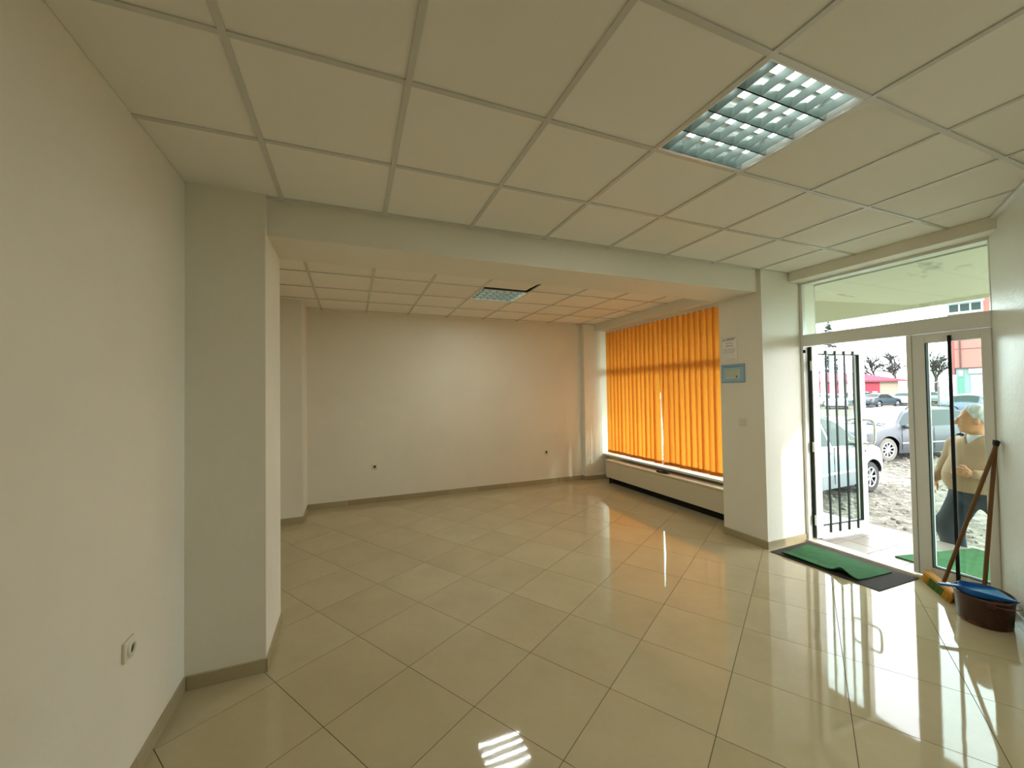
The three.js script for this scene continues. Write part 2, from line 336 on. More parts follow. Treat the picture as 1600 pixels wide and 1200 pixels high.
// ---------------------------------------------------------------- entrance: fixed frame and open leaf
{
  const d = struct('door_1', 'white plastic entrance frame with top light and fixed right leaf', 'door');
  const X0 = 4.80, X1 = 4.865, zl = -1.198, zr = 0.168, f = 0.045, yT0 = 2.035, yT1 = 2.155, yTop = 2.715;
  mesh('frame', merge([bx(X0, X1, 0, yTop, zl, zl + f * 0.6), bx(X0, X1, 0, yTop, zr - 0.012, zr), bx(X0, X1, yTop - 0.03, yTop, zl + f * 0.6, zr - 0.012)]), M.pvc, d);
  mesh('transom_bar', rbx(X0 - 0.004, X1, yT0, yT1, zl + f * 0.6, zr - 0.012, 0.006), M.pvc, d);
  mesh('top_pane', bx(4.831, 4.834, yT1, yTop - 0.03, zl + f * 0.6, zr - 0.012), M.glass, d);
  mesh('threshold', rbx(4.78, 4.90, 0.0, 0.018, zl, -0.34, 0.004), std('#ded8cc', 0.4), d);
  // fixed leaf
  const a = -0.335, b = 0.155, y0 = 0.03, y1 = 2.03;
  mesh('meeting_stile', rbx(X0 - 0.012, X1 + 0.004, y0, y1, a, a + 0.035, 0.004), M.pvc, d);
  const leaf = mesh('fixed_leaf', merge([rbx(X0 - 0.008, X1, y0, y1, a + 0.037, -0.215, 0.005), rbx(X0 - 0.008, X1, y0, y1, 0.10, b, 0.005), rbx(X0 - 0.008, X1, y1 - 0.075, y1, -0.215, 0.10, 0.004), rbx(X0 - 0.008, X1, y0, y0 + 0.085, -0.215, 0.10, 0.004)]), M.pvc, d);
  mesh('pane', bx(4.829, 4.833, y0 + 0.08, y1 - 0.07, -0.22, 0.105), M.glass, leaf);
  mesh('gasket', merge([bx(X0 - 0.0095, 4.829, y0 + 0.085, y1 - 0.075, -0.216, -0.209), bx(X0 - 0.0095, 4.829, y0 + 0.085, y0 + 0.092, -0.209, 0.10)]), M.gasket, leaf);
  mesh('security_bar', rbx(X0 - 0.022, X0 - 0.009, 0.04, 2.0, -0.077, -0.055, 0.003), M.iron, leaf);
  mesh('hinge_cover', rbx(4.79, 4.80, 1.965, 1.998, -1.172, -1.148, 0.002), M.black, d);
  mesh('floor_guide', rbx(4.765, 4.80, 0, 0.02, -0.335, 0.15, 0.004), M.beigePaint, d);
}
{
  const g = struct('door_2', 'open white glazed door leaf with four black bars', 'door');
  g.position.set(4.872, 0, -1.163); g.rotation.y = -5.5 * D2R;         // local x runs from the hinge to the free edge
  const W = 0.775, s = 0.095, y0 = 0.03, y1 = 2.03, h = 0.032;
  mesh('leaf_frame', merge([rbx(0, s, y0, y1, -h, h, 0.005), rbx(W - s * 0.85, W, y0, y1, -h, h, 0.005), rbx(s, W - s * 0.85, y1 - 0.075, y1, -h, h, 0.004), rbx(s, W - s * 0.85, y0, y0 + 0.12, -h, h, 0.004)]), M.pvc, g);
  mesh('pane', bx(s - 0.005, W - s * 0.85 + 0.005, y0 + 0.115, y1 - 0.07, -0.002, 0.002), M.glass, g);
  mesh('gasket', merge([bx(W - s * 0.85 - 0.008, W - s * 0.85, y0 + 0.12, y1 - 0.075, 0.003, h + 0.001), bx(s, W - s * 0.85 - 0.008, y0 + 0.12, y0 + 0.127, 0.003, h + 0.001), bx(s, W - s * 0.85 - 0.008, y1 - 0.082, y1 - 0.075, 0.003, h + 0.001)]), M.gasket, g);
  for (let i = 0; i < 4; i++) { const x = 0.19 + i * 0.135; mesh('security_bar', rbx(x - 0.011, x + 0.011, 0.075, 1.99, h + 0.001, h + 0.012, 0.003), M.iron, g); }
  for (const sz of [1, -1]) {
    const z0 = sz * h, z1 = sz * (h + 0.10), x = W - 0.045;
    mesh('handle', tube([[x, 0.98, z0], [x, 0.985, z1 * 0.7 + z0 * 0.3], [x, 1.01, z1], [x, 1.12, z1 * 1.05], [x, 1.21, z1], [x, 1.235, z1 * 0.7 + z0 * 0.3], [x, 1.24, z0]], 0.0115, 48, 10), std('#c9cabd', 0.35), g);
  }
  mesh('lock_cylinder', bar([W - 0.045, 0.9, -h - 0.012], [W - 0.045, 0.9, h + 0.012], 0.012, 14), M.chrome, g);
  for (const y of [0.22, 0.98, 1.83]) mesh('hinge', merge([bar([-0.012, y - 0.05, h], [-0.012, y + 0.05, h], 0.011, 12), rbx(-0.012, 0.03, y - 0.03, y + 0.03, h - 0.002, h + 0.004, 0.002)]), M.pvc, g);
  mesh('edge_seal', bx(-0.004, 0, y0, y1, -h, h * 0.8), M.gasket, g);
  mesh('floor_bolt', rbx(W - 0.01, W + 0.022, 0.055, 0.115, -0.02, 0.02, 0.005), std('#c08a2c', 0.3, { metalness: 0.8 }), g);
}

// ---------------------------------------------------------------- papers, switch, sockets
{
  function printed(w, h, draw) { const c = document.createElement('canvas'); c.width = w; c.height = h; draw(c.getContext('2d'), w, h); const t = new THREE.CanvasTexture(c); t.colorSpace = THREE.SRGBColorSpace; return t; }
  const lines = (k, x0, x1, y0, n, dy, th, col) => { k.fillStyle = col; for (let i = 0; i < n; i++) { let x = x0; const e = x1 - rr(0, 0.15) * (x1 - x0); while (x < e) { const w = rr(4, 16); k.fillRect(x, y0 + i * dy, Math.min(w, e - x), th); x += w + rr(2, 5); } } };
  const notice = printed(256, 380, (k, w, h) => { k.fillStyle = '#f3efe4'; k.fillRect(0, 0, w, h); k.fillStyle = '#a8a49c'; k.fillRect(0, 0, w, 3); k.fillRect(w - 3, 0, 3, h); k.fillRect(0, h - 3, w, 3); k.fillRect(0, 0, 3, h);
    lines(k, 18, 52, 22, 3, 14, 9, '#55585c'); lines(k, 66, 236, 18, 2, 20, 13, '#54616a'); lines(k, 60, 190, 80, 2, 16, 6, '#c98a74'); lines(k, 70, 200, 130, 1, 18, 12, '#5f6d78'); lines(k, 24, 230, 176, 6, 14, 4, '#8d8d8a'); lines(k, 24, 230, 280, 2, 40, 4, '#9c9c97'); lines(k, 40, 232, 346, 1, 14, 8, '#d39a72'); });
  const cert = printed(384, 270, (k, w, h) => { k.fillStyle = '#9fc0d2'; k.fillRect(0, 0, w, h); k.strokeStyle = '#7aa3bd'; k.lineWidth = 6; k.strokeRect(6, 6, w - 12, h - 12); k.fillStyle = '#86b0c8'; k.fillRect(16, 16, w - 32, 26); lines(k, 50, 330, 26, 1, 10, 7, '#4d7d99'); k.fillStyle = '#cdd3bd'; k.fillRect(70, 64, 245, 150); lines(k, 84, 300, 78, 1, 10, 8, '#6d8b8c'); lines(k, 84, 300, 106, 5, 18, 4, '#95a295'); k.fillStyle = '#5f8aa0'; k.beginPath(); k.arc(262, 186, 18, 0, 7); k.fill(); });
  const face = (w, h, map) => { const t = std('#ffffff', 0.5, { map }); return [new THREE.PlaneGeometry(w, h).rotateY(-Math.PI / 2), t]; };
  const n = thing('paper_notice', 'white printed notice sheet above the blue certificate on the pillar', 'notice', [4.218, 2.03, -1.575]);
  mesh('sheet', bx(-0.002, 0, -0.137, 0.137, -0.096, 0.096), std('#f1ede2', 0.6), n); { const [g, m] = face(0.19, 0.272, notice); g.translate(-0.0024, 0, 0); mesh('print', g, m, n); }
  const c = thing('framed_certificate', 'light blue framed certificate on the pillar beside the blind', 'certificate', [4.218, 1.767, -1.538]);
  mesh('frame', rbx(-0.010, 0, -0.1, 0.1, -0.142, 0.142, 0.003), std('#8fb3c7', 0.4), c); { const [g, m] = face(0.272, 0.19, cert); g.translate(-0.0106, 0, 0); mesh('print', g, m, c); }
  const s = thing('light_switch', 'cream light switch on the pillar below the certificate', 'switch', [4.218, 1.25, -1.44]);
  mesh('plate', rbx(-0.009, 0, -0.041, 0.041, -0.041, 0.041, 0.004), M.socket, s); mesh('rocker', rbx(-0.014, -0.008, -0.028, 0.028, -0.028, 0.028, 0.003), M.socket, s);
  function outlet(label, pos, turn, double = false) {
    const o = thing('power_socket', label, 'socket', pos, turn);
    mesh('plate', rbx(-0.041, 0.041, -0.041, 0.041, 0, 0.012, 0.004), M.socket, o);
    const ring = mesh('socket_ring', new THREE.LatheGeometry([[0.0195, 0.004], [0.0195, 0.016], [0.021, 0.022], [0.027, 0.022], [0.029, 0.012]].map((p) => new THREE.Vector2(...p)), 28).rotateX(Math.PI / 2), M.socket, o);
    mesh('well', new THREE.CylinderGeometry(0.0195, 0.0195, 0.003, 24).rotateX(Math.PI / 2).translate(0, 0, 0.0125), M.socketDark, o);
  }
  outlet('cream power socket low on the left wall near the camera', [XL, 0.575, -0.575], Math.PI / 2);
  outlet('power socket on the far wall, left of the other one there', [0.70, 0.53, ZF], 0);
  outlet('power socket on the far wall nearest the orange blind', [3.535, 0.548, ZF], 0);
}

// ---------------------------------------------------------------- door mats
const fibre = tex(256, (x, y, i) => 255 * nB[i], false, 14);
function matSlab(corners, nu, nv, th, lift) {                   // corners: [u0v0, u1v0, u1v1, u0v1] as [x, z]
  const P = (u, v, top) => {
    const [a, b, c, d] = corners, x = (1 - u) * (1 - v) * a[0] + u * (1 - v) * b[0] + u * v * c[0] + (1 - u) * v * d[0], z = (1 - u) * (1 - v) * a[1] + u * (1 - v) * b[1] + u * v * c[1] + (1 - u) * v * d[1];
    return [x, lift(u, v) + (top ? th : 0), z];
  };
  const tri = []; const q = (a, b, c, d) => tri.push(...a, ...b, ...c, ...a, ...c, ...d);
  for (let i = 0; i < nu; i++) for (let j = 0; j < nv; j++) {
    const [u0, u1, v0, v1] = [i / nu, (i + 1) / nu, j / nv, (j + 1) / nv];
    q(P(u0, v0, 1), P(u0, v1, 1), P(u1, v1, 1), P(u1, v0, 1)); q(P(u0, v0, 0), P(u1, v0, 0), P(u1, v1, 0), P(u0, v1, 0));
    if (!i) q(P(0, v0, 0), P(0, v1, 0), P(0, v1, 1), P(0, v0, 1)); if (i === nu - 1) q(P(1, v1, 0), P(1, v0, 0), P(1, v0, 1), P(1, v1, 1));
    if (!j) q(P(u1, 0, 0), P(u0, 0, 0), P(u0, 0, 1), P(u1, 0, 1)); if (j === nv - 1) q(P(u0, 1, 0), P(u1, 1, 0), P(u1, 1, 1), P(u0, 1, 1));
  }
  const g = new THREE.BufferGeometry(); g.setAttribute('position', new THREE.Float32BufferAttribute(tri, 3)); g.computeVertexNormals(); return boxUV(g);
}
tag(mesh('grey_mat', matSlab([[4.175, -1.15], [4.20, -0.295], [4.745, -0.285], [4.765, -1.165]], 2, 2, 0.005, () => 0.0005), std('#3f3a36', 0.95, { bumpMap: fibre, bumpScale: 0.002 })), 'worn dark grey mat on the tiles inside the doorway', 'mat');
{
  const turfMap = tex(256, (x, y, i) => { const k = nB[i] + 0.4 * (nA[i] - 0.5); return [24 + 36 * k, 72 + 56 * k, 34 + 32 * k]; }, true, 6);
  const turf = std('#ffffff', 0.95, { map: turfMap, bumpMap: fibre, bumpScale: 0.004 });
  const lift = (u, v) => { const e = Math.max(0, 1 - v * 4.2), w = Math.exp(-Math.pow((u - 0.80) / 0.09, 2)), b = 0.007 * Math.exp(-Math.pow((u - 0.1) / 0.35, 2)); return 0.0058 + e * (0.046 * w + b + 0.010) + 0.004 * Math.exp(-Math.pow((v - 0.5) / 0.2, 2)) * Math.sin(u * 3.1); };
  tag(mesh('green_turf_mat', matSlab([[4.205, -1.055], [4.235, -0.45], [4.665, -0.425], [4.665, -1.105]], 48, 20, 0.010, lift), turf), 'green artificial grass mat with a curled edge on the grey mat', 'mat');
  tag(mesh('porch_turf_mat', matSlab([[5.10, -0.60], [5.10, 0.9], [6.0, 0.9], [6.0, -0.40]], 6, 6, 0.012, () => 0.0005), turf), 'green artificial grass mat out on the porch behind the fixed leaf', 'mat');
}

// ---------------------------------------------------------------- broom, handle, bucket, dustpan
const woodTex = tex(256, (x, y, i) => { const k = 0.5 + 0.5 * Math.sin(x * 0.35 + 5 * nA[i]); return [150 + 26 * k + 18 * nB[i], 112 + 22 * k + 14 * nB[i], 66 + 14 * k]; }, true, 3);
const wood = std('#a8946c', 0.55, { map: woodTex });
{
  const b = thing('broom', 'broom with wooden handle and yellow-green head leaning in the corner', 'broom');
  const A = [4.775, -0.245], B = [4.475, 0.035], dx = B[0] - A[0], dz = B[1] - A[1], L = Math.hypot(dx, dz), th = -Math.atan2(dz, dx);
  const at = (g) => { g.rotateY(th); g.translate(A[0], 0, A[1]); return g; };
  mesh('head_block', at(rbx(0, L, 0.055, 0.085, -0.025, 0.025, 0.008)), std('#c8892c', 0.6), b);
  const cols = [['#d09a30', 0, 0.24], ['#55722a', 0.24, 0.74], ['#c9952f', 0.74, 1]];
  for (const [c, s, e] of cols) {
    const list = []; for (let x = s * L + 0.006; x < e * L - 0.002; x += 0.0085) for (let z = -0.018; z <= 0.019; z += 0.009) { const k = rr(-0.006, 0.006), f = z > 0 ? 0.012 : -0.004; list.push(bar([x + k, 0.0, z * 1.6 + f + rr(-0.004, 0.004)], [x, 0.062, z], 0.0035, 4, 0.004)); }
    mesh('bristles', at(merge(list)), std(c, 0.8), b).userData.kind = 'stuff';
  }
  mesh('handle', bar([4.625, 0.075, -0.09], [4.668, 1.165, 0.196], 0.0125, 12), wood, b);
  mesh('end_tip', bar([4.668, 1.165, 0.196], [4.6692, 1.20, 0.2048], 0.0145, 12), M.black, b);
  const s = thing('wooden_pole', 'bare wooden pole behind the brown bucket leaning in the corner', 'pole');
  mesh('shaft', bar([4.585, 0.0, 0.128], [4.715, 1.165, 0.178], 0.0125, 12), wood, s);
  mesh('end_tip', bar([4.715, 1.165, 0.178], [4.7187, 1.20, 0.1794], 0.0145, 12), M.black, s);
}
{
  const mott = tex(256, (x, y, i) => { const k = nA[i], m = nB[i]; return k > 0.56 ? [96 + 30 * m, 46 + 14 * m, 26] : [52 + 22 * m, 30 + 12 * m, 22]; }, true, 2);
  const t = thing('bucket', 'low brown oval bucket on the floor in the corner', 'bucket', [4.372, 0, 0.205], 29 * D2R);
  const prof = [[0.0, 0.0], [0.135, 0.0], [0.143, 0.006], [0.157, 0.175], [0.163, 0.178], [0.163, 0.19], [0.153, 0.19], [0.137, 0.014], [0.0, 0.012]].map((p) => new THREE.Vector2(...p));
  mesh('body', boxUV(new THREE.LatheGeometry(prof, 48).scale(1.04, 1, 0.88)), std('#ffffff', 0.35, { map: mott }), t);
  for (const s of [-1, 1]) mesh('ear', rbx(s * 0.166 - 0.008, s * 0.166 + 0.008, 0.145, 0.185, -0.02, 0.02, 0.004), std('#4a2a1c', 0.4), t);
  mesh('wire_handle', tube([[-0.168, 0.165, 0], [-0.155, 0.16, 0.08], [-0.09, 0.152, 0.142], [0, 0.15, 0.156], [0.09, 0.152, 0.142], [0.155, 0.16, 0.08], [0.168, 0.165, 0]], 0.0028, 40, 6), std('#7a4a30', 0.4, { metalness: 0.5 }), t);
}
{
  const blue = std('#1566b4', 0.32), t = thing('dustpan', 'blue plastic dustpan lying across the top of the bucket', 'dustpan', [4.335, 0.1915, 0.205], 0);
  t.rotation.set(0, -44.5 * D2R, 0, 'YXZ'); t.scale.setScalar(0.7);                  // local +x is the lip, -x the handle
  const out = new THREE.Shape(); out.moveTo(0.19, -0.135); out.lineTo(0.19, 0.135); out.lineTo(-0.02, 0.128); out.quadraticCurveTo(-0.135, 0.118, -0.145, 0); out.quadraticCurveTo(-0.135, -0.118, -0.02, -0.128); out.closePath();
  mesh('tray', boxUV(new THREE.ExtrudeGeometry(out, { depth: 0.003, bevelEnabled: false, curveSegments: 14 }).rotateX(-Math.PI / 2)), std('#3f8fc4', 0.28), t);
  const pts = out.getPoints(14).filter((p, i, a) => !i || p.distanceTo(a[i - 1]) > 1e-4), wall = [];
  for (let i = 1; i < pts.length - 0; i++) {
    const p = pts[i], q = pts[(i + 1) % pts.length]; if (p.x > 0.18 && q.x > 0.18) continue;
    const hgt = (x) => 0.012 + 0.045 * Math.min(1, Math.max(0, (0.19 - x) / 0.26)), o = 1.03;
    const a = [p.x, 0, -p.y], b = [q.x, 0, -q.y], c = [q.x * o - 0.002, hgt(q.x), -q.y * o], d = [p.x * o - 0.002, hgt(p.x), -p.y * o], k = 0.976;
    const a2 = [a[0] * k, 0.003, a[2] * k], b2 = [b[0] * k, 0.003, b[2] * k], c2 = [c[0] * k, c[1], c[2] * k], d2 = [d[0] * k, d[1], d[2] * k];
    for (const [w, x, y, z] of [[a, b, c, d], [b2, a2, d2, c2], [d, c, c2, d2]]) wall.push(...w, ...x, ...y, ...w, ...y, ...z);
  }
  const g = new THREE.BufferGeometry(); g.setAttribute('position', new THREE.Float32BufferAttribute(wall, 3)); g.computeVertexNormals(); blue.side = THREE.DoubleSide; mesh('rim_wall', boxUV(g), blue, t);
  const hs = new THREE.Shape(); hs.moveTo(-0.14, -0.03); hs.quadraticCurveTo(-0.18, -0.016, -0.22, -0.015); hs.lineTo(-0.30, -0.019); hs.quadraticCurveTo(-0.318, 0, -0.30, 0.019); hs.lineTo(-0.22, 0.015); hs.quadraticCurveTo(-0.18, 0.016, -0.14, 0.03); hs.closePath();
  mesh('handle', boxUV(new THREE.ExtrudeGeometry(hs, { depth: 0.012, bevelEnabled: true, bevelSize: 0.004, bevelThickness: 0.004, bevelSegments: 2, curveSegments: 8 }).rotateX(-Math.PI / 2).translate(0, 0.034, 0)), blue, t);
}

// ================================================================ outside
const LOT = -0.55;
{ // porch
  const p = struct('porch', 'tiled raised porch outside the entrance', 'porch');
  mesh('slab', bx(4.86, 5.995, -0.56, -0.008, -5.5, 3.0), M.concrete, p);
  const pt = ['#90857a', '#8a7f74', '#938a7f', '#887e72'].map((c) => std(c, 0.4, { map: tileTone }));
  let n = 0;
  for (let i = 0; i < 4; i++) for (let j = 0; j < 22; j++) { const x0 = 4.905 + i * 0.275, z0 = -3.6 + j * 0.275 + 0.1; mesh('porch_tile', rbx(x0 + 0.0025, x0 + 0.2725, -0.008, -0.0005, z0 + 0.0025, z0 + 0.2725, 0.001), pt[(n++ * 3 + (rnd() * 4 | 0)) % 4], p); }
  const s = mesh('step', bx(5.997, 6.65, -0.56, -0.35, -2.0, 2.4), M.concrete); s.userData.kind = 'structure'; tag(s, 'concrete step below the porch edge', 'step');
}
{ // lot
  const gravelMap = tex(512, (x, y, i) => { const k = nC[i], m = nA[((y >> 1) * 256 + (x >> 1)) % 65536]; const s = k > 0.6 ? 34 : k < 0.4 ? -44 : 0; return [95 + s * 0.65 + 26 * (m - 0.5), 89 + s * 0.65 + 25 * (m - 0.5), 77 + s * 0.65 + 24 * (m - 0.5)]; }, true, 0.55);
  const gravelBump = tex(512, (x, y, i) => 255 * nC[i], false, 0.55);
  const g = new THREE.PlaneGeometry(120, 120, 120, 120).rotateX(-Math.PI / 2).translate(62, LOT, -12), p = g.attributes.position;
  for (let i = 0; i < p.count; i++) p.setY(i, LOT + (p.getX(i) > 7.5 ? 0.03 * Math.sin(p.getX(i) * 1.7) * Math.sin(p.getZ(i) * 1.3 + 1) : -0.02));
  g.computeVertexNormals(); const uv = g.attributes.uv; for (let i = 0; i < uv.count; i++) uv.setXY(i, p.getX(i), p.getZ(i));
  const m = mesh('parking_ground', g, std('#ffffff', 0.95, { map: gravelMap, bumpMap: gravelBump, bumpScale: 0.03 })); m.userData.kind = 'structure'; tag(m, 'pale gravel parking ground outside', 'ground');
  const stones = new THREE.InstancedMesh(new THREE.IcosahedronGeometry(0.05, 0), std('#77716a', 0.9), 2600), mt = new THREE.Matrix4(), q = new THREE.Quaternion(), e = new THREE.Euler();
  for (let i = 0; i < 2600; i++) { e.set(rr(0, 6), rr(0, 6), rr(0, 6)); q.setFromEuler(e); const s = rr(0.25, 1.0); mt.compose(new THREE.Vector3(rr(6.8, 18), LOT + 0.005, rr(-8, 1)), q, new THREE.Vector3(s, s * 0.6, s)); stones.setMatrixAt(i, mt); const c = rr(0.75, 1.15); stones.setColorAt(i, new THREE.Color(c, c * 0.98, c * 0.94)); }
  stones.name = 'gravel_stones'; stones.userData.kind = 'stuff'; tag(stones, 'loose stones scattered over the gravel ground', 'gravel'); stones.castShadow = stones.receiveShadow = true; scene.add(stones);
  const road = mesh('road', new THREE.BoxGeometry(70, 0.03, 5).rotateY(-0.384).translate(36, LOT + 0.02, -10.5).toNonIndexed(), std('#8d8a84', 0.9)); boxUV(road.geometry); road.userData.kind = 'structure'; tag(road, 'pale strip of road crossing behind the parked cars', 'road');
  road.position.set(0, 0, -2);
}
{ // canopy over the porch, front edge hanging lower
  const c = struct('canopy', 'pale concrete canopy above the porch', 'canopy');
  const rows = [[-6, 2.79], [-1.9, 2.79], [-0.95, 2.53], [4, 2.53]], xi = 6.36, xo = 6.42, tri = [], q = (a, b, d, e) => tri.push(...a, ...b, ...d, ...a, ...d, ...e);
  for (let k = 0; k < 3; k++) {
    const [za, ya] = rows[k], [zb, yb] = rows[k + 1];
    q([5.05, 3.0, za], [xi, ya, za], [xi, yb, zb], [5.05, 3.0, zb]);
    q([xi, ya, za], [xi, 2.49, za], [xi, 2.49, zb], [xi, yb, zb]);
    q([xi, 2.49, za], [xo, 2.49, za], [xo, 2.49, zb], [xi, 2.49, zb]);
    q([xo, 2.49, za], [xo, 3.25, za], [xo, 3.25, zb], [xo, 2.49, zb]);
    q([xo, 3.25, za], [5.05, 3.25, za], [5.05, 3.25, zb], [xo, 3.25, zb]);
  }
  for (const [z, y, flip] of [[-6, 2.79, 0], [4, 2.53, 1]]) { const f = [[5.05, 3.0, z], [5.05, 3.25, z], [xo, 3.25, z], [xo, 2.49, z], [xi, 2.49, z], [xi, y, z]]; for (let i = 1; i < 5; i++) tri.push(...f[0], ...(flip ? f[i + 1] : f[i]), ...(flip ? f[i] : f[i + 1])); }
  const g = new THREE.BufferGeometry(); g.setAttribute('position', new THREE.Float32BufferAttribute(tri, 3)); g.computeVertexNormals();
  const stain = tex(256, (x, y, i) => { const k = Math.pow(Math.max(0, nA[i] - 0.66) * 5, 1.4) * (0.4 + nB[i]); return [226 - 130 * k, 224 - 130 * k, 212 - 130 * k]; }, true, 0.8);
  mesh('shell', boxUV(g), std('#f2f0e4', 0.85, { map: stain }), c);
}
{ const f = mesh('wall_facade', merge([bx(5.05, 5.07, -0.008, 0.43, -5.5, -1.2), bx(5.05, 5.07, 2.70, 3.0, -5.5, 0.17), bx(5.05, 5.07, 0.0, 2.70, -5.5, -4.6), bx(5.05, 5.07, 0.43, 2.70, -1.70, -1.2), bx(5.05, 5.07, 0.0, 3.0, 0.17, 3.0), bx(4.85, 5.07, 3.25, 7, -5.5, 3.0)]), M.facade); f.userData.kind = 'structure'; tag(f, 'pale rendered shop front outside', 'facade'); }

// ---------------------------------------------------------------- cars
const carGlass = std('#24322e', 0.08, { specularIntensity: 0.4 }), rubber = std('#2b2a28', 0.85), alloy = std('#b9bdc0', 0.3, { metalness: 0.8 }), darkAlloy = std('#3b4246', 0.4, { metalness: 0.6 });
const lampWhite = std('#e8edf0', 0.1, { clearcoat: 1 }), amber = std('#c8502e', 0.2), redLens = std('#8d1f1f', 0.2);
const lerpTable = (T, x) => { if (x <= T[0][0]) return T[0][1]; for (let i = 1; i < T.length; i++) if (x <= T[i][0]) { const s = (x - T[i - 1][0]) / (T[i][0] - T[i - 1][0]), e = s * s * (3 - 2 * s); return T[i - 1][1] + (T[i][1] - T[i - 1][1]) * (0.5 * s + 0.5 * e); } return T[T.length - 1][1]; };
function car(name, label, pos, turn, o) {
  const t = thing(name, label, 'car', pos, turn, o.group);
  const L = o.length, W = o.width / 2, xf = o.front, xr = o.rear, R = o.wheel, x0 = -L / 2, x1 = L / 2;
  const paint = std(o.color, o.rough ?? 0.3, { clearcoat: o.coat ?? 0.8, clearcoatRoughness: 0.15 });
  const roof = (x) => lerpTable(o.top, x), belt = (x) => Math.min(lerpTable(o.belt, x), roof(x));
  const plan = (x) => { const e = Math.min(1, (x1 - x) / 0.55), r = Math.min(1, (x - x0) / 0.45); return W * (1 - 0.26 * Math.pow(1 - Math.max(0, e), 2.4)) * (1 - 0.2 * Math.pow(1 - Math.max(0, r), 2.4)); };
  const sill = (x) => { let y = 0.22 + 0.12 * Math.pow(Math.abs(x) / (L / 2), 4); for (const xw of [xf, xr]) { const d = Math.abs(x - xw), A = R + 0.06; if (d < A) y = Math.max(y, R + Math.sqrt(A * A - d * d)); } return y; };
  const half = (x, y) => { const b = belt(x), w = plan(x); if (y <= b) { const s = (y - 0.2) / Math.max(0.1, b - 0.2), k = s - 0.5; return w * (1 - 0.07 * k * k * 4 * (k > 0 ? 0.7 : 1)); } return w * 0.951 - (y - b) * 0.42; };
  const nx = o.low ? 40 : 96, ys = 12, v = [], ix = [], row = ys * 2 + 1 + 8;
  for (let i = 0; i <= nx; i++) {
    const x = x0 + L * i / nx, yS = Math.min(sill(x), belt(x) - 0.04), yR = roof(x), b = belt(x), line = [];
    for (let k = 0; k <= ys; k++) {
      const s = k / ys, y = s < 0.6 ? yS + (b - yS) * s / 0.6 : b + (yR - 0.05 * Math.min(1, (yR - b) / 0.3) - b) * (s - 0.6) / 0.4; line.push([x, y, half(x, y)]);
    }
    const e = line[ys], pts = [...line];
    for (let k = 1; k < 8; k++) { const a = k / 8; pts.push([x, e[1] + (yR - e[1] + 0.02) * Math.sin(a * Math.PI), e[2] * (1 - 2 * a)]); }
    for (let k = ys; k >= 0; k--) pts.push([x, line[k][1], -line[k][2]]);
    pts.forEach((p) => v.push(...p)); const n = pts.length;
    if (i < nx) for (let k = 0; k < n - 1; k++) { const a = i * n + k; ix.push(a, a + n, a + 1, a + 1, a + n, a + n + 1); }
    if (i === 0 || i === nx) { const c = v.length / 3; void c; }
    o._n = n;
  }
  const n = o._n; for (const i of [0, nx]) { for (let k = 0; k < (n >> 1); k++) { const a = i * n + k, b = i * n + k + 1, c = i * n + n - 1 - k, d = i * n + n - 2 - k; if (b >= d) break; i ? ix.push(a, c, b, b, c, d) : ix.push(a, b, c, b, d, c); } }
  const g = new THREE.BufferGeometry(); g.setAttribute('position', new THREE.Float32BufferAttribute(v, 3)); g.setIndex(ix); g.computeVertexNormals(); paint.side = THREE.DoubleSide;
  const body = mesh('body', boxUV(g), paint, t); body.geometry.computeVertexNormals();
  { const gg = mergeVertices(new THREE.BufferGeometry().setAttribute('position', new THREE.Float32BufferAttribute(v, 3)).setIndex(ix), 1e-4); gg.computeVertexNormals(); body.geometry = gg; }
  mesh('underbody', bx(x0 + 0.25, x1 - 0.25, 0.2, 0.62, -W + 0.22, W - 0.22), M.black, t);
  for (const [xw, s] of [[xf, 1], [xf, -1], [xr, 1], [xr, -1]]) {
    const zc = s * (W - 0.13), w = mesh('wheel', new THREE.LatheGeometry([[R * 0.62, -0.09], [R * 0.9, -0.1], [R, -0.07], [R, 0.07], [R * 0.9, 0.1], [R * 0.62, 0.09]].map((p) => new THREE.Vector2(...p)), 32).rotateX(Math.PI / 2).translate(xw, R, zc), o.tyre || rubber, t);
    const rims = [new THREE.CylinderGeometry(R * 0.13, R * 0.13, 0.04, 12).rotateX(Math.PI / 2).translate(xw, R, zc + s * 0.07), new THREE.TorusGeometry(R * 0.62, R * 0.05, 8, 32).translate(xw, R, zc + s * 0.08)];
    const sp = o.spokes || 7; for (let k = 0; k < sp; k++) { const a = k / sp * Math.PI * 2; rims.push(bar([xw + Math.cos(a) * R * 0.1, R + Math.sin(a) * R * 0.1, zc + s * 0.065], [xw + Math.cos(a) * R * 0.62, R + Math.sin(a) * R * 0.62, zc + s * 0.075], R * 0.075, 6)); }
    mesh('rim', merge(rims), o.darkRim ? alloy : alloy, w);
    mesh('brake_disc', new THREE.CylinderGeometry(R * 0.6, R * 0.6, 0.02, 24).rotateX(Math.PI / 2).translate(xw, R, zc + s * 0.02), o.darkRim ? M.black : darkAlloy, w);
  }
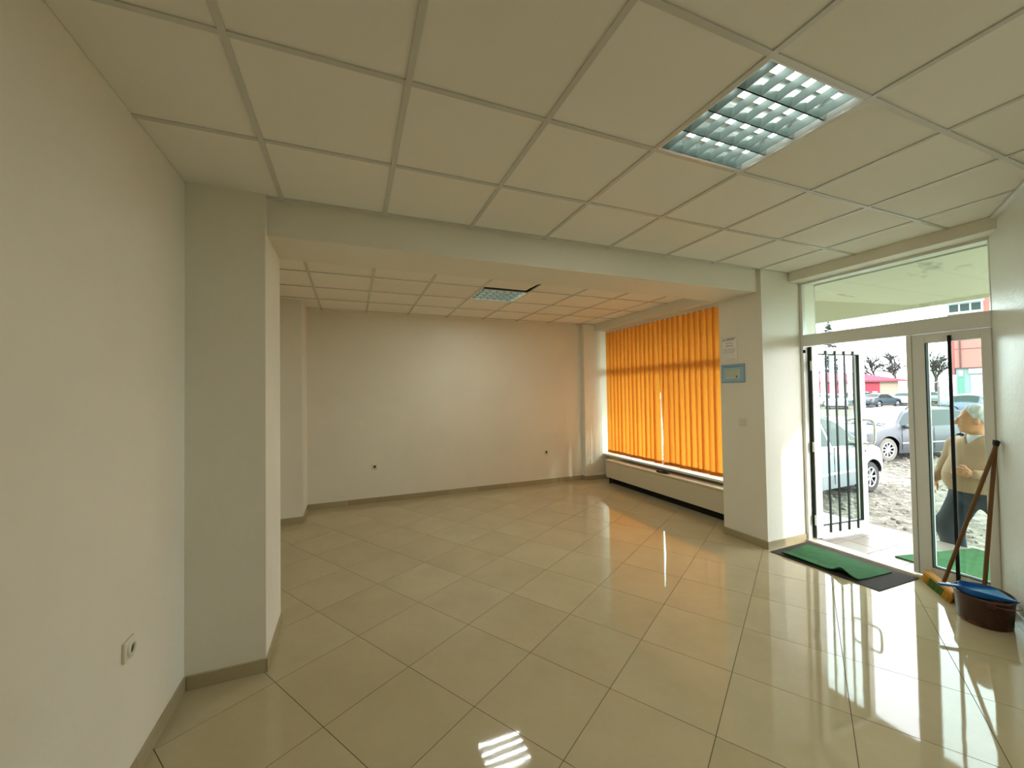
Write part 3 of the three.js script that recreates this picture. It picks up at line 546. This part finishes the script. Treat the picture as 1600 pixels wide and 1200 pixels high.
  // side windows follow the body side
  const pane = (nm, xa, xb, mat, s, lo = 0.03, hi = 0.07) => {
    const vv = [], ii = []; let c = 0; for (let i = 0; i <= 10; i++) { const x = xa + (xb - xa) * i / 10, y0 = belt(x) + lo, y1 = Math.max(y0 + 0.005, roof(x) - hi); for (let k = 0; k <= 4; k++) { const y = y0 + (y1 - y0) * k / 4; vv.push(x, y, s * (half(x, y) + 0.006)); if (i < 10 && k < 4) { const a = i * 5 + k; ii.push(a, a + 5, a + 1, a + 1, a + 5, a + 6); } c++; } }
    const gg = new THREE.BufferGeometry(); gg.setAttribute('position', new THREE.Float32BufferAttribute(vv, 3)); gg.setIndex(ii); gg.computeVertexNormals(); mat.side = THREE.DoubleSide; mesh(nm, gg, mat, t);
  };
  for (const s of [-1, 1]) for (const [a, b] of o.windows) pane('side_window', a, b, carGlass, s);
  const across = (nm, xa, xb, mat) => { const vv = [], ii = []; for (let i = 0; i <= 8; i++) { const x = xa + (xb - xa) * i / 8, y = roof(x); const w = half(x, y - 0.03) - 0.05; for (let k = 0; k <= 8; k++) { const z = w * (k / 4 - 1), up = 0.07 * Math.sin(k / 8 * Math.PI); vv.push(x, y - 0.03 + up * 0.85 + 0.012, z); if (i < 8 && k < 8) { const a = i * 9 + k; ii.push(a, a + 1, a + 9, a + 1, a + 10, a + 9); } } } const gg = new THREE.BufferGeometry(); gg.setAttribute('position', new THREE.Float32BufferAttribute(vv, 3)); gg.setIndex(ii); gg.computeVertexNormals(); mat.side = THREE.DoubleSide; mesh(nm, gg, mat, t); };
  across('windscreen', o.screen[0], o.screen[1], o.screenMat || carGlass); if (o.back) across('rear_window', o.back[0], o.back[1], carGlass);
  for (const s of [-1, 1]) {
    mesh('headlight', new THREE.SphereGeometry(1, 16, 10).scale(0.16, 0.075, 0.17).translate(x1 - 0.22, o.lampY, s * (W - 0.26)), o.lampMat || lampWhite, t);
    mesh('tail_light', new THREE.SphereGeometry(1, 12, 8).scale(0.06, 0.13, 0.1).translate(x0 + 0.07, o.lampY + 0.12, s * (W - 0.22)), redLens, t);
    if (!o.low) { mesh('door_seam', merge(o.seams.map((x) => bx(x - 0.004, x + 0.004, 0.32, belt(x) + 0.01, s * (half(x, 0.6)) - 0.004, s * (half(x, 0.6)) + 0.004))), M.black, t);
      mesh('wing_mirror', new THREE.SphereGeometry(1, 14, 10).scale(0.09, 0.075, 0.12).translate(o.mirror, belt(o.mirror) + 0.06, s * (half(o.mirror, belt(o.mirror)) + 0.09)), paint, t);
      mesh('door_handle', rbx(o.mirror - 0.95, o.mirror - 0.78, belt(o.mirror - 0.9) - 0.11, belt(o.mirror - 0.9) - 0.085, s * half(o.mirror - 0.9, belt(o.mirror - 0.9) - 0.1) - 0.02, s * half(o.mirror - 0.9, belt(o.mirror - 0.9) - 0.1) + 0.02, 0.006), paint, t);
      mesh('side_rub_strip', merge([bx(xr + R + 0.12, xf - R - 0.12, 0.5, 0.54, s * half(0, 0.52) - 0.012, s * half(0, 0.52) + 0.008)]), o.strip || M.black, t);
      if (o.rails) mesh('roof_rail', tube(o.rails.map(([x, d]) => [x, roof(x) + d, s * (half(x, roof(x) - 0.05) - 0.08)]), 0.016, 30, 8), M.black, t); }
  }
  if (!o.low) { mesh('bumper', rbx(x1 - 0.16, x1 + 0.02, 0.3, 0.5, -W + 0.2, W - 0.2, 0.05), o.bumper || paint, t); mesh('grille', rbx(x1 - 0.1, x1 + 0.004, o.lampY - 0.07, o.lampY + 0.05, -0.32, 0.32, 0.02), M.black, t);
    if (o.wiper) mesh('wiper', merge([bar([o.screen[1] - 0.02, roof(o.screen[1]) + 0.05, -0.6], [o.screen[1] - 0.06, roof(o.screen[1]) + 0.085, 0.0], 0.012, 6), bar([o.screen[1] - 0.02, roof(o.screen[1]) + 0.05, 0.0], [o.screen[1] - 0.06, roof(o.screen[1]) + 0.085, 0.6], 0.012, 6)]), M.black, t); }
  return t;
}
const wagon = { length: 4.5, width: 1.78, front: 1.38, rear: -1.25, wheel: 0.335, lampY: 0.68, lampMat: amber, tyre: std('#6a675f', 0.95), darkRim: true, spokes: 9,
  top: [[-2.25, 0.75], [-2.15, 1.0], [-1.75, 1.42], [-1.2, 1.5], [0.1, 1.5], [0.45, 1.44], [1.12, 1.0], [1.3, 0.96], [2.0, 0.82], [2.25, 0.55]], belt: [[-2.25, 0.7], [-1.9, 0.97], [1.0, 0.93], [1.3, 0.9], [2.0, 0.78], [2.25, 0.52]],
  windows: [[-1.95, -1.32], [-1.24, -0.3], [-0.22, 0.85]], screen: [0.42, 1.14], back: [-2.12, -1.8], seams: [-1.28, -0.26, 0.92], mirror: 0.72, rails: [[-1.7, 0.0], [-1.5, 0.06], [-0.4, 0.075], [0.1, 0.05], [0.3, 0.0]], wiper: true };
car('grey_estate_car', 'dusty grey estate car with roof rails parked facing the shop', [16.12, LOT, -5.56], 2.95, { ...wagon, color: '#3a3d43', rough: 0.55, coat: 0.25, screenMat: std('#6d7584', 0.12, { clearcoat: 1 }), strip: std('#8b8a88', 0.7), bumper: std('#6c7078', 0.6) });
const hatch = { length: 4.0, width: 1.7, front: 1.25, rear: -1.2, wheel: 0.31, lampY: 0.72, spokes: 7,
  top: [[-2.0, 0.8], [-1.92, 1.05], [-1.6, 1.5], [-1.1, 1.62], [0.0, 1.62], [0.3, 1.56], [1.05, 1.08], [1.2, 1.02], [1.8, 0.86], [2.0, 0.6]], belt: [[-2.0, 0.75], [-1.6, 1.06], [0.5, 0.98], [1.1, 0.95], [1.8, 0.82], [2.0, 0.56]],
  windows: [[-1.62, -1.1], [-1.02, -0.14], [-0.06, 0.86]], screen: [0.28, 1.06], back: [-1.9, -1.62], seams: [-1.06, -0.1, 0.95], mirror: 0.74 };
car('white_hatchback', 'white hatchback parked nose outward right behind the open door leaf', [8.92, LOT, -4.02], 0.04, { ...hatch, color: '#868b92', strip: std('#dfe2e4', 0.4) });
const lowCar = (name, label, px, pz, turn, color, base = wagon) => car(name, label, [px, LOT, pz], turn, { ...base, low: true, rails: null, color, group: 'cars parked far across the ground', lampMat: lampWhite, tyre: rubber });
// a frame for the far side of the ground: d metres out along the view axis, s metres across it
const far = (d, s) => [0.387 + 0.375 * d + 0.927 * s, 1.545 - 0.927 * d + 0.375 * s], FT = -0.384;
const sedanTop = [[-2.25, 0.75], [-2.15, 0.98], [-1.5, 1.02], [-0.9, 1.4], [-0.3, 1.45], [0.2, 1.43], [1.0, 1.0], [1.3, 0.94], [2.0, 0.8], [2.25, 0.55]], sedan = { ...wagon, top: sedanTop, windows: [[-1.15, -0.3], [-0.22, 0.8]], back: [-1.45, -0.95] };
{
  const put = (n, l, d, s, turn, col, b) => { const [x, z] = far(d, s); lowCar(n, l, x, z, FT + turn, col, b); };
  put('parked_car', 'small white car at the far left in front of the garages', 46, 36.2, 0.3, '#b4babd', sedan);
  put('parked_car', 'silver car nearest the camera in front of the garages', 40.5, 33.0, 0.9, '#8d959c', sedan);
  put('parked_car', 'teal car seen through the door leaf before the garages', 47.5, 41.0, 1.4, '#3f6a72', hatch);
  put('parked_car', 'dark blue saloon car in front of the red garage door', 42.5, 39.2, 0.25, '#22303b', sedan);
  put('parked_car', 'white car beside the dark saloon at the garage corner', 45, 44.6, 0.6, '#aab2b8', sedan);
  put('parked_car', 'pale green car beside the bus shelter poster', 48, 50.6, 0.72, '#6f857e', sedan);
  put('parked_car', 'dark blue car behind the head of the walking person', 26, 30.6, 0.35, '#33445a', hatch);
}

// ---------------------------------------------------------------- garages, building, shelter, trees
{
  const [gx, gz] = far(52, 45), t = thing('garage_row', 'row of low garages with a red roof and red doors', 'garage', [gx, LOT, gz], FT);
  const cream = std('#a89c88', 0.85, { map: plasterTone }), red = std('#9c2439', 0.6), roofM = std('#8c2038', 0.95);
  mesh('walls', bx(-14, 5.6, 0, 3.0, -6, 0), cream, t);
  for (const x of [-11, -8.2, -5.4, -2.6, 1.1]) {
    const w = x > 0 ? 2.0 : 1.1, d = mesh('garage_door', bx(x - w, x + w, 0.05, 2.75, 0, 0.06), red, t);
    mesh('panel_rib', merge([0.6, 1.15, 1.7, 2.25].map((y) => bx(x - w + 0.05, x + w - 0.05, y - 0.02, y + 0.02, 0.06, 0.08))), red, d);
  }
  mesh('sign_plate', bx(2.1, 2.7, 1.1, 1.55, 0.085, 0.1), std('#efe9e6', 0.5), t);
  const v = [], e = [[-14.6, 3.0, 0.6], [6.2, 3.0, 0.6], [6.2, 3.0, -6.6], [-14.6, 3.0, -6.6]], r0 = [-11.5, 4.1, -3], r1 = [2.6, 4.1, -3];
  const q = (...p) => p.forEach((k) => v.push(...k)); q(e[0], e[1], r1, e[0], r1, r0); q(e[1], e[2], r1); q(e[2], e[3], r0, e[2], r0, r1); q(e[3], e[0], r0); q(e[0], e[2], e[1], e[0], e[3], e[2]);
  const g = new THREE.BufferGeometry(); g.setAttribute('position', new THREE.Float32BufferAttribute(v, 3)); g.computeVertexNormals(); mesh('roof', boxUV(g), roofM, t);
  mesh('eaves_board', merge([bx(-14.6, 6.2, 2.82, 3.0, 0.55, 0.62), bx(6.14, 6.2, 2.82, 3.0, -6.6, 0.55)]), std('#8d3340', 0.6), t);
}
{
  const [bx0, bz0] = far(40, 44.3), t = thing('apartment_building', 'salmon pink apartment building with shop front at street level', 'building', [bx0, LOT, bz0], -1.24);
  const pink = std('#b56a62', 0.85), pinkB = std('#a65c58', 0.85), grey = std('#7b8c8b', 0.8), white = std('#c3c9cc', 0.6), dark = std('#4d3a3a', 0.7);
  mesh('walls', bx(0.25, 11, 3.9, 14, -6, 0), pink, t); mesh('side_bay', bx(-0.15, 0.24, 3.3, 14, -5, -0.4), pinkB, t);
  mesh('ground_floor', bx(0.3, 11, 0, 3.9, -5.8, -0.1), grey, t);
  mesh('cornice', merge([bx(0.25, 11, 3.82, 3.92, 0, 0.08), bx(0.25, 11, 5.75, 5.81, 0, 0.03), bx(0.25, 11, 8.4, 8.46, 0, 0.03)]), dark, t);
  const sh = mesh('shop_shutter', bx(1.25, 4.2, 0.0, 3.15, -0.1, 0.0), white, t); mesh('shutter_rib', merge(Array.from({ length: 10 }, (_, i) => bx(1.27, 4.18, 0.28 * i + 0.2, 0.28 * i + 0.225, 0, 0.015))), std('#b5bbbe', 0.6), sh);
  mesh('shop_sign', bx(1.15, 4.4, 3.3, 3.78, -0.1, 0.08), std('#c5b6b5', 0.6), t);
  mesh('doorway', bx(0.42, 0.8, 0.0, 3.0, -0.1, -0.04), std('#4f8870', 0.5), t); mesh('lamp_box', bx(0.5, 0.75, 3.05, 3.6, -0.1, 0.1), white, t);
  mesh('downpipe', bar([0.62, 3.9, 0.08], [0.62, 13, 0.08], 0.06, 8), dark, t);
  const bay = mesh('bay', bx(-0.1, 2.2, 9.2, 10.3, 0, 1.0), white, t);
  for (let i = 0; i < 3; i++) mesh('window', bx(0.02 + i * 0.72, 0.62 + i * 0.72, 9.4, 10.1, 1.0, 1.03), carGlass, bay);
  const rv = [[-0.4, 10.3, 1.4], [2.3, 10.3, 1.4], [2.3, 11.1, 0], [0.15, 11.1, 0]], g = new THREE.BufferGeometry(), o = 0.14, low = rv.map((p) => [p[0], p[1] - o, p[2]]), tri = [];
  const f = (a, b, c, d) => tri.push(...a, ...b, ...c, ...a, ...c, ...d); f(...rv); f(low[3], low[2], low[1], low[0]); for (let i = 0; i < 4; i++) f(low[i], low[(i + 1) % 4], rv[(i + 1) % 4], rv[i]);
  g.setAttribute('position', new THREE.Float32BufferAttribute(tri, 3)); g.computeVertexNormals(); mesh('bay_roof', boxUV(g), std('#8f8d99', 0.7), bay);
  for (const [x, y] of [[5, 6.4], [8, 6.4], [5, 9.2], [8, 9.2]]) { const w = mesh('window', bx(x, x + 1.4, y, y + 1.4, 0, 0.04), white, t); mesh('pane', bx(x + 0.1, x + 1.3, y + 0.1, y + 1.3, 0.04, 0.05), carGlass, w); }
}
{
  const [sx, sz] = far(38, 41.3), t = thing('bus_shelter', 'street poster stand under an arched shelter roof', 'shelter', [sx, LOT, sz], FT);
  const steel = std('#6f5a5c', 0.5);
  for (const x of [-0.55, 0.62]) mesh('post', bx(x - 0.04, x + 0.04, 0, 2.55, -0.04, 0.04), steel, t);
  mesh('arched_roof', tube([[-1.1, 2.35, 0.1], [-0.5, 2.62, 0.1], [0.1, 2.72, 0.1], [0.8, 2.72, 0.1]], 0.05, 24, 6), steel, t);
  mesh('roof_struts', merge([[-0.5, 2.6], [-0.2, 2.66], [0.1, 2.7], [0.4, 2.7]].map(([x, y]) => bar([x, 2.2, 0], [x + 0.12, y, 0.1], 0.018, 5))), steel, t);
  const cv = document.createElement('canvas'); cv.width = 128; cv.height = 220; const k = cv.getContext('2d');
  k.fillStyle = '#dfeef4'; k.fillRect(0, 0, 128, 220); k.fillStyle = '#a9c8d8'; for (let i = 0; i < 4; i++) k.fillRect(14, 14 + i * 12, 90 - i * 12, 5); k.fillStyle = '#6f9fb0'; k.beginPath(); k.ellipse(62, 100, 14, 22, 0, 0, 7); k.fill(); k.fillStyle = '#8fc0b8'; k.beginPath(); k.ellipse(52, 136, 34, 20, 0, 0, 7); k.fill(); k.fillStyle = '#3f6fa8'; k.fillRect(0, 182, 128, 38); k.fillStyle = '#cfe0ea'; k.fillRect(20, 194, 70, 6);
  const ct = new THREE.CanvasTexture(cv); ct.colorSpace = THREE.SRGBColorSpace;
  const box = mesh('poster_case', bx(-0.5, 0.58, 0.25, 2.1, -0.08, 0.08), std('#7c97a6', 0.5), t);
  mesh('poster', new THREE.PlaneGeometry(0.98, 1.75).translate(0.04, 1.18, 0.085), std('#ffffff', 0.4, { map: ct }), box);
}
function bareTree(label, d, s, height, spread, levels, col) {
  const [x, z] = far(d, s), t = thing('bare_tree', label, 'tree', [x, LOT, z], rr(0, 6)), bark = std(col, 0.9), twigs = [];
  const trunkTop = height * 0.2; mesh('trunk', bar([0, 0, 0], [0.1, trunkTop, 0.05], height * 0.022, 8, height * 0.014), bark, t);
  (function grow(a, dir, len, r, n) {
    const b = a.map((v, i) => v + dir[i] * len); twigs.push(bar(a, b, r, n > 2 ? 6 : 4, r * 0.65));
    if (!n) return; const c = n > 2 ? 3 : 3;
    for (let i = 0; i < c; i++) { const v = new THREE.Vector3(dir[0] + rr(-1, 1) * spread, dir[1] + rr(-0.4, 0.35), dir[2] + rr(-1, 1) * spread).normalize(), m = i === c - 1 ? 0.55 : 1; grow(a.map((q, k) => q + (b[k] - q) * m), v.toArray(), len * rr(0.62, 0.86), r * 0.76, n - 1); }
  })([0.1, trunkTop, 0.05], [0, 1, 0], height * 0.2, height * 0.02, levels);
  mesh('branches', merge(twigs), bark, t);
}
bareTree('bare winter tree behind the garage roof, left of its neighbour', 65, 59.5, 9.4, 0.75, 6, '#3d3a37');
bareTree('bare winter tree beyond the right end of the garage roof', 66, 63.8, 9.0, 0.75, 6, '#413e3a');
bareTree('bare forked tree beside the salmon pink building', 50, 53.4, 8.0, 0.8, 6, '#3a3834');
{
  const [x, z] = far(63, 50.4), t = thing('spruce_tree', 'dark evergreen tree behind the garages seen through the door leaf', 'tree', [x, LOT, z]), needle = std('#26332c', 0.9);
  mesh('trunk', bar([0, 0, 0], [0, 12.6, 0], 0.2, 8, 0.03), std('#5f5046', 0.9), t);
  const list = []; for (let y = 2.4; y < 12.4; y += 0.3) { const R = 2.7 * Math.pow(1 - (y - 1.4) / 11.4, 0.8) * rr(0.55, 1.1), n = 4 + (R * 4 | 0); for (let k = 0; k < n; k++) { const a = rr(0, 6.283), r = R * rr(0.5, 1.15), yo = rr(-0.2, 0.2); list.push(bar([Math.cos(a) * 0.1, y + yo, Math.sin(a) * 0.1], [Math.cos(a) * r, y + yo - r * rr(0.05, 0.3), Math.sin(a) * r], 0.04, 4, 0.02)); for (let m = 0; m < 4; m++) { const f = rr(0.35, 1), c = [Math.cos(a) * r * f, y + yo - r * 0.15 * f, Math.sin(a) * r * f]; list.push(bar(c, [c[0] + rr(-0.5, 0.5), c[1] - rr(-0.1, 0.35), c[2] + rr(-0.5, 0.5)], 0.09, 4, 0.015)); } } }
  mesh('boughs', merge(list), needle, t);
}

// ---------------------------------------------------------------- the person on the step
{
  // local frame: x = the person's left, y = up, z = the way the person faces
  const P = thing('person', 'person in a beige V-neck jumper and dark blue trousers walking past', 'person', [6.27, -0.35, -0.42], 0);
  P.rotation.y = Math.atan2(-0.93, -0.36);
  const sm = (a, b, k) => { const h = Math.max(k - Math.abs(a - b), 0) / k; return Math.min(a, b) - h * h * k * 0.25; };
  const cap = (p, [a, b, ra, rb]) => { const d = [b[0] - a[0], b[1] - a[1], b[2] - a[2]], q = [p[0] - a[0], p[1] - a[1], p[2] - a[2]], dd = d[0] * d[0] + d[1] * d[1] + d[2] * d[2]; const t = dd ? Math.max(0, Math.min(1, (q[0] * d[0] + q[1] * d[1] + q[2] * d[2]) / dd)) : 0; return Math.hypot(q[0] - d[0] * t, q[1] - d[1] * t, q[2] - d[2] * t) - (ra + (rb - ra) * t); };
  const ell = (p, c, r) => { const k = Math.hypot((p[0] - c[0]) / r[0], (p[1] - c[1]) / r[1], (p[2] - c[2]) / r[2]); return (k - 1) * Math.min(...r); };
  function surface(f, lo, hi, cell) {
    const S = Math.max(hi[0] - lo[0], hi[1] - lo[1], hi[2] - lo[2]), c = lo.map((v, i) => (v + hi[i]) / 2), n = Math.min(110, Math.ceil(S / cell) + 6), h = S / 2 * 1.1;
    const mc = new MarchingCubes(n, new THREE.MeshBasicMaterial(), false, false, 90000); mc.isolation = 0;
    for (let k = 0; k < n; k++) for (let j = 0; j < n; j++) for (let i = 0; i < n; i++) mc.field[i + j * n + k * n * n] = -f([c[0] + (i - n / 2) / (n / 2) * h, c[1] + (j - n / 2) / (n / 2) * h, c[2] + (k - n / 2) / (n / 2) * h]);
    mc.update(); const m = mc.count, g = new THREE.BufferGeometry(), pos = mc.positionArray.slice(0, m * 3);
    for (let i = 0; i < m; i++) for (let a = 0; a < 3; a++) pos[i * 3 + a] = c[a] + pos[i * 3 + a] * h;
    g.setAttribute('position', new THREE.Float32BufferAttribute(pos, 3)); const w = mergeVertices(g, 1e-5); w.computeVertexNormals(); return w;
  }
  const skin = std('#a87650', 0.55), jumper = std('#91765a', 0.95), navy = std('#15232f', 0.9);
  // joints
  const sL = [0.215, 1.33, -0.01], eL = [0.36, 1.06, 0.02], wL = [0.17, 1.10, 0.33], hL = [0.07, 1.115, 0.37];
  const sR = [-0.215, 1.33, 0.0], eR = [-0.335, 1.10, -0.03], wR = [-0.375, 0.92, 0.06], hR = [-0.385, 0.84, 0.10];
  const hipL = [0.11, 0.85, -0.02], kL = [0.19, 0.46, -0.10], aL = [0.25, 0.10, -0.32], hipR = [-0.11, 0.85, 0.0], kR = [-0.20, 0.48, 0.12], aR = [-0.15, 0.10, 0.10];
  const torso = (p) => { let d = ell(p, [0, 1.19, 0.0], [0.215, 0.24, 0.165]); d = sm(d, ell(p, [0, 1.01, 0.075], [0.225, 0.20, 0.205]), 0.12); d = sm(d, ell(p, [0, 1.31, -0.015], [0.225, 0.085, 0.105]), 0.08); return d; };
  const yaw = -0.73, HC = [0.0, 1.60, 0.055];
  const toHead = (p) => { const x = p[0] - HC[0], z = p[2] - HC[2]; return [x * Math.cos(yaw) - z * Math.sin(yaw), p[1] - HC[1], x * Math.sin(yaw) + z * Math.cos(yaw)]; };
  const headF = (p) => { const q = toHead(p); let d = ell(q, [0, 0.035, -0.012], [0.082, 0.108, 0.102]); d = sm(d, ell(q, [0, -0.055, 0.03], [0.066, 0.075, 0.075]), 0.05); d = sm(d, ell(q, [0, -0.10, 0.045], [0.045, 0.032, 0.045]), 0.03);
    d = sm(d, cap(q, [[0, 0.02, 0.098], [0, -0.03, 0.122], 0.010, 0.0165]), 0.02); d = sm(d, cap(q, [[-0.035, 0.032, 0.082], [0.035, 0.032, 0.082], 0.012, 0.012]), 0.02);
    d = sm(d, cap(q, [[-0.02, -0.067, 0.098], [0.02, -0.067, 0.098], 0.008, 0.008]), 0.012); for (const s of [-1, 1]) d = sm(d, ell(q, [s * 0.084, -0.01, -0.012], [0.014, 0.034, 0.022]), 0.012); return d; };
  const hand = (c, dir, up, side) => { // palm, four fingers of unequal length, thumb
    const D = new THREE.Vector3(...dir).normalize(), U = new THREE.Vector3(...up).normalize(), S = new THREE.Vector3().crossVectors(D, U).normalize(), at = (d, s, u) => [c[0] + D.x * d + S.x * s + U.x * u, c[1] + D.y * d + S.y * s + U.y * u, c[2] + D.z * d + S.z * s + U.z * u], b = [];
    for (let i = 0; i < 4; i++) { const s = (i - 1.5) * 0.021, L = [0.068, 0.078, 0.073, 0.056][i]; b.push([at(0.0, s * 0.8, 0), at(0.075, s, 0), 0.015, 0.0115], [at(0.075, s, 0), at(0.075 + L * 0.5, s * 1.05, -0.012), 0.0105, 0.0095], [at(0.075 + L * 0.5, s * 1.05, -0.012), at(0.075 + L * 0.85, s * 1.05, -0.036), 0.0092, 0.0082]); }
    b.push([at(0.012, side * 0.03, -0.004), at(0.05, side * 0.058, -0.016), 0.014, 0.0115], [at(0.05, side * 0.058, -0.016), at(0.088, side * 0.06, -0.03), 0.011, 0.009]); return b;
  };
  const dirv = (a, b) => [b[0] - a[0], b[1] - a[1], b[2] - a[2]];
  const hLb = hand(wL, dirv(wL, hL), [-0.2, 0.3, 0.9], 1), hRb = hand(wR, dirv(wR, hR), [-0.9, 0.2, 0.2], 1);
  const limbs = [[sL, eL, 0.052, 0.042], [eL, wL, 0.042, 0.03], [sR, eR, 0.052, 0.042], [eR, wR, 0.042, 0.03], [hipL, kL, 0.088, 0.06], [kL, aL, 0.055, 0.04], [hipR, kR, 0.088, 0.06], [kR, aR, 0.055, 0.04], [[0, 1.36, -0.01], [0, 1.53, 0.03], 0.066, 0.06]];
  const bodyF = (p) => { let d = torso(p) + 0.02; for (const l of limbs) d = sm(d, cap(p, l), 0.05); d = sm(d, ell(p, [0, 0.87, -0.01], [0.18, 0.13, 0.15]), 0.06); return sm(d, headF(p), 0.02); };
  const skinGeo = [surface(bodyF, [-0.46, 0.02, -0.55], [0.46, 1.74, 0.46], 0.0165), surface((p) => Math.max(sm(headF(p), cap(p, limbs[8]), 0.02), 1.44 - p[1]), [-0.13, 1.42, -0.1], [0.13, 1.76, 0.22], 0.005)];
  for (const [b, w] of [[hLb, wL], [hRb, wR]]) skinGeo.push(surface((p) => { let d = 1; for (const l of b) d = sm(d, cap(p, l), 0.008); return d; }, w.map((v) => v - 0.2), w.map((v) => v + 0.2), 0.0045));
  mesh('body', mergeGeometries(skinGeo.map((g) => { g = g.toNonIndexed(); return g; })), skin, P);
  // clothes
  const vneck = (p) => { const q = p[1] - 1.36 - Math.abs(p[0]) * 1.15; return p[2] > 0.0 ? Math.min(q, Math.max(q, p[1] - 1.47)) : p[1] - 1.465; };
  const jf = (p) => { let d = torso(p) - 0.006; for (const [l, e] of [[[sL, eL, 0.074, 0.06], 0], [[eL, [0.205, 1.093, 0.285], 0.058, 0.044], 0], [[sR, eR, 0.074, 0.06], 0], [[eR, [-0.37, 0.95, 0.045], 0.058, 0.044], 0]]) d = sm(d, cap(p, l), 0.04); d = sm(d, cap(p, [[0, 1.33, -0.02], [0, 1.46, 0.0], 0.10, 0.086]), 0.05);
    d = Math.max(d, 0.885 - p[1] + (Math.hypot(p[0], p[2]) > 0.27 ? -0.3 : 0)); return Math.max(d, Math.hypot(p[0], 0) < 0.16 ? Math.min(vneck(p), 1) : -1); };
  mesh('jumper', surface(jf, [-0.46, 0.82, -0.25], [0.46, 1.5, 0.40], 0.0088), jumper, P);
  const sf = (p) => { let d = cap(p, [[0, 1.30, 0.0], [0, 1.42, 0.005], 0.094, 0.08]); d = sm(d, torso(p) + 0.004, 0.03); return Math.max(d, p[1] - 1.45, 1.2 - p[1]); };
  mesh('undershirt', surface(sf, [-0.25, 1.18, -0.2], [0.25, 1.46, 0.25], 0.009), std('#b9bcc0', 0.9), P);
  const tf = (p) => { let d = ell(p, [0, 0.86, 0.015], [0.205, 0.15, 0.185]); for (const l of [[hipL, kL, 0.125, 0.10], [kL, [aL[0], 0.13, aL[2]], 0.10, 0.085], [hipR, kR, 0.125, 0.105], [kR, [aR[0], 0.12, aR[2]], 0.105, 0.085]]) d = sm(d, cap(p, l), 0.06); return Math.max(d, p[1] - 0.945, 0.07 - p[1]); };
  mesh('trousers', surface(tf, [-0.34, 0.03, -0.6], [0.38, 0.98, 0.4], 0.0125), navy, P);
  for (const [a, pitch] of [[aL, 0.35], [aR, 0]]) { const s = mesh('shoe', surface((p) => { const q = [p[0], p[1], p[2]]; return Math.max(sm(ell(q, [0, 0.05, 0.10], [0.047, 0.048, 0.11]), ell(q, [0, 0.06, -0.01], [0.042, 0.06, 0.07]), 0.04), -p[1]); }, [-0.07, -0.02, -0.12], [0.07, 0.14, 0.24], 0.008), M.black, P); s.position.set(a[0], 0.0, a[2]); s.rotation.x = pitch * 0.4; }
  // hair, brows, eyes
  const hf = (p) => { const q = toHead(p); let d = ell(q, [0, 0.046, -0.024], [0.093, 0.116, 0.108]); d -= 0.0045 * Math.sin(q[0] * 95 + q[1] * 60) * Math.sin(q[2] * 85 + q[1] * 40); const front = q[2] - (0.055 - 0.55 * Math.max(0, 0.10 - q[1]) ) , side = 0.02 - q[1] - 0.9 * Math.max(0, -q[2] + 0.0); return Math.max(d, front * 0.7, Math.max(side, -0.085 - q[1]) * 0.7); };
  mesh('hair', surface(hf, [-0.12, 1.48, -0.12], [0.12, 1.78, 0.18], 0.0055), std('#a3a49f', 0.85), P);
  const hp = (x, y, z) => [HC[0] + x * Math.cos(yaw) + z * Math.sin(yaw), HC[1] + y, HC[2] - x * Math.sin(yaw) + z * Math.cos(yaw)];
  for (const s of [-1, 1]) { mesh('eye', new THREE.SphereGeometry(0.0085, 12, 8).translate(...hp(s * 0.031, 0.008, 0.083)), std('#2b231d', 0.2), P); mesh('eyebrow', bar(hp(s * 0.015, 0.038, 0.094), hp(s * 0.05, 0.036, 0.08), 0.005, 6), std('#8d8a82', 0.9), P); }
  mesh('mouth', bar(hp(-0.02, -0.066, 0.105), hp(0.02, -0.066, 0.105), 0.0035, 6), std('#8a5648', 0.6), P);
}

scene.traverse((o) => { if (o.isMesh) { o.castShadow = true; o.receiveShadow = true; } });
renderer.render(scene, camera);
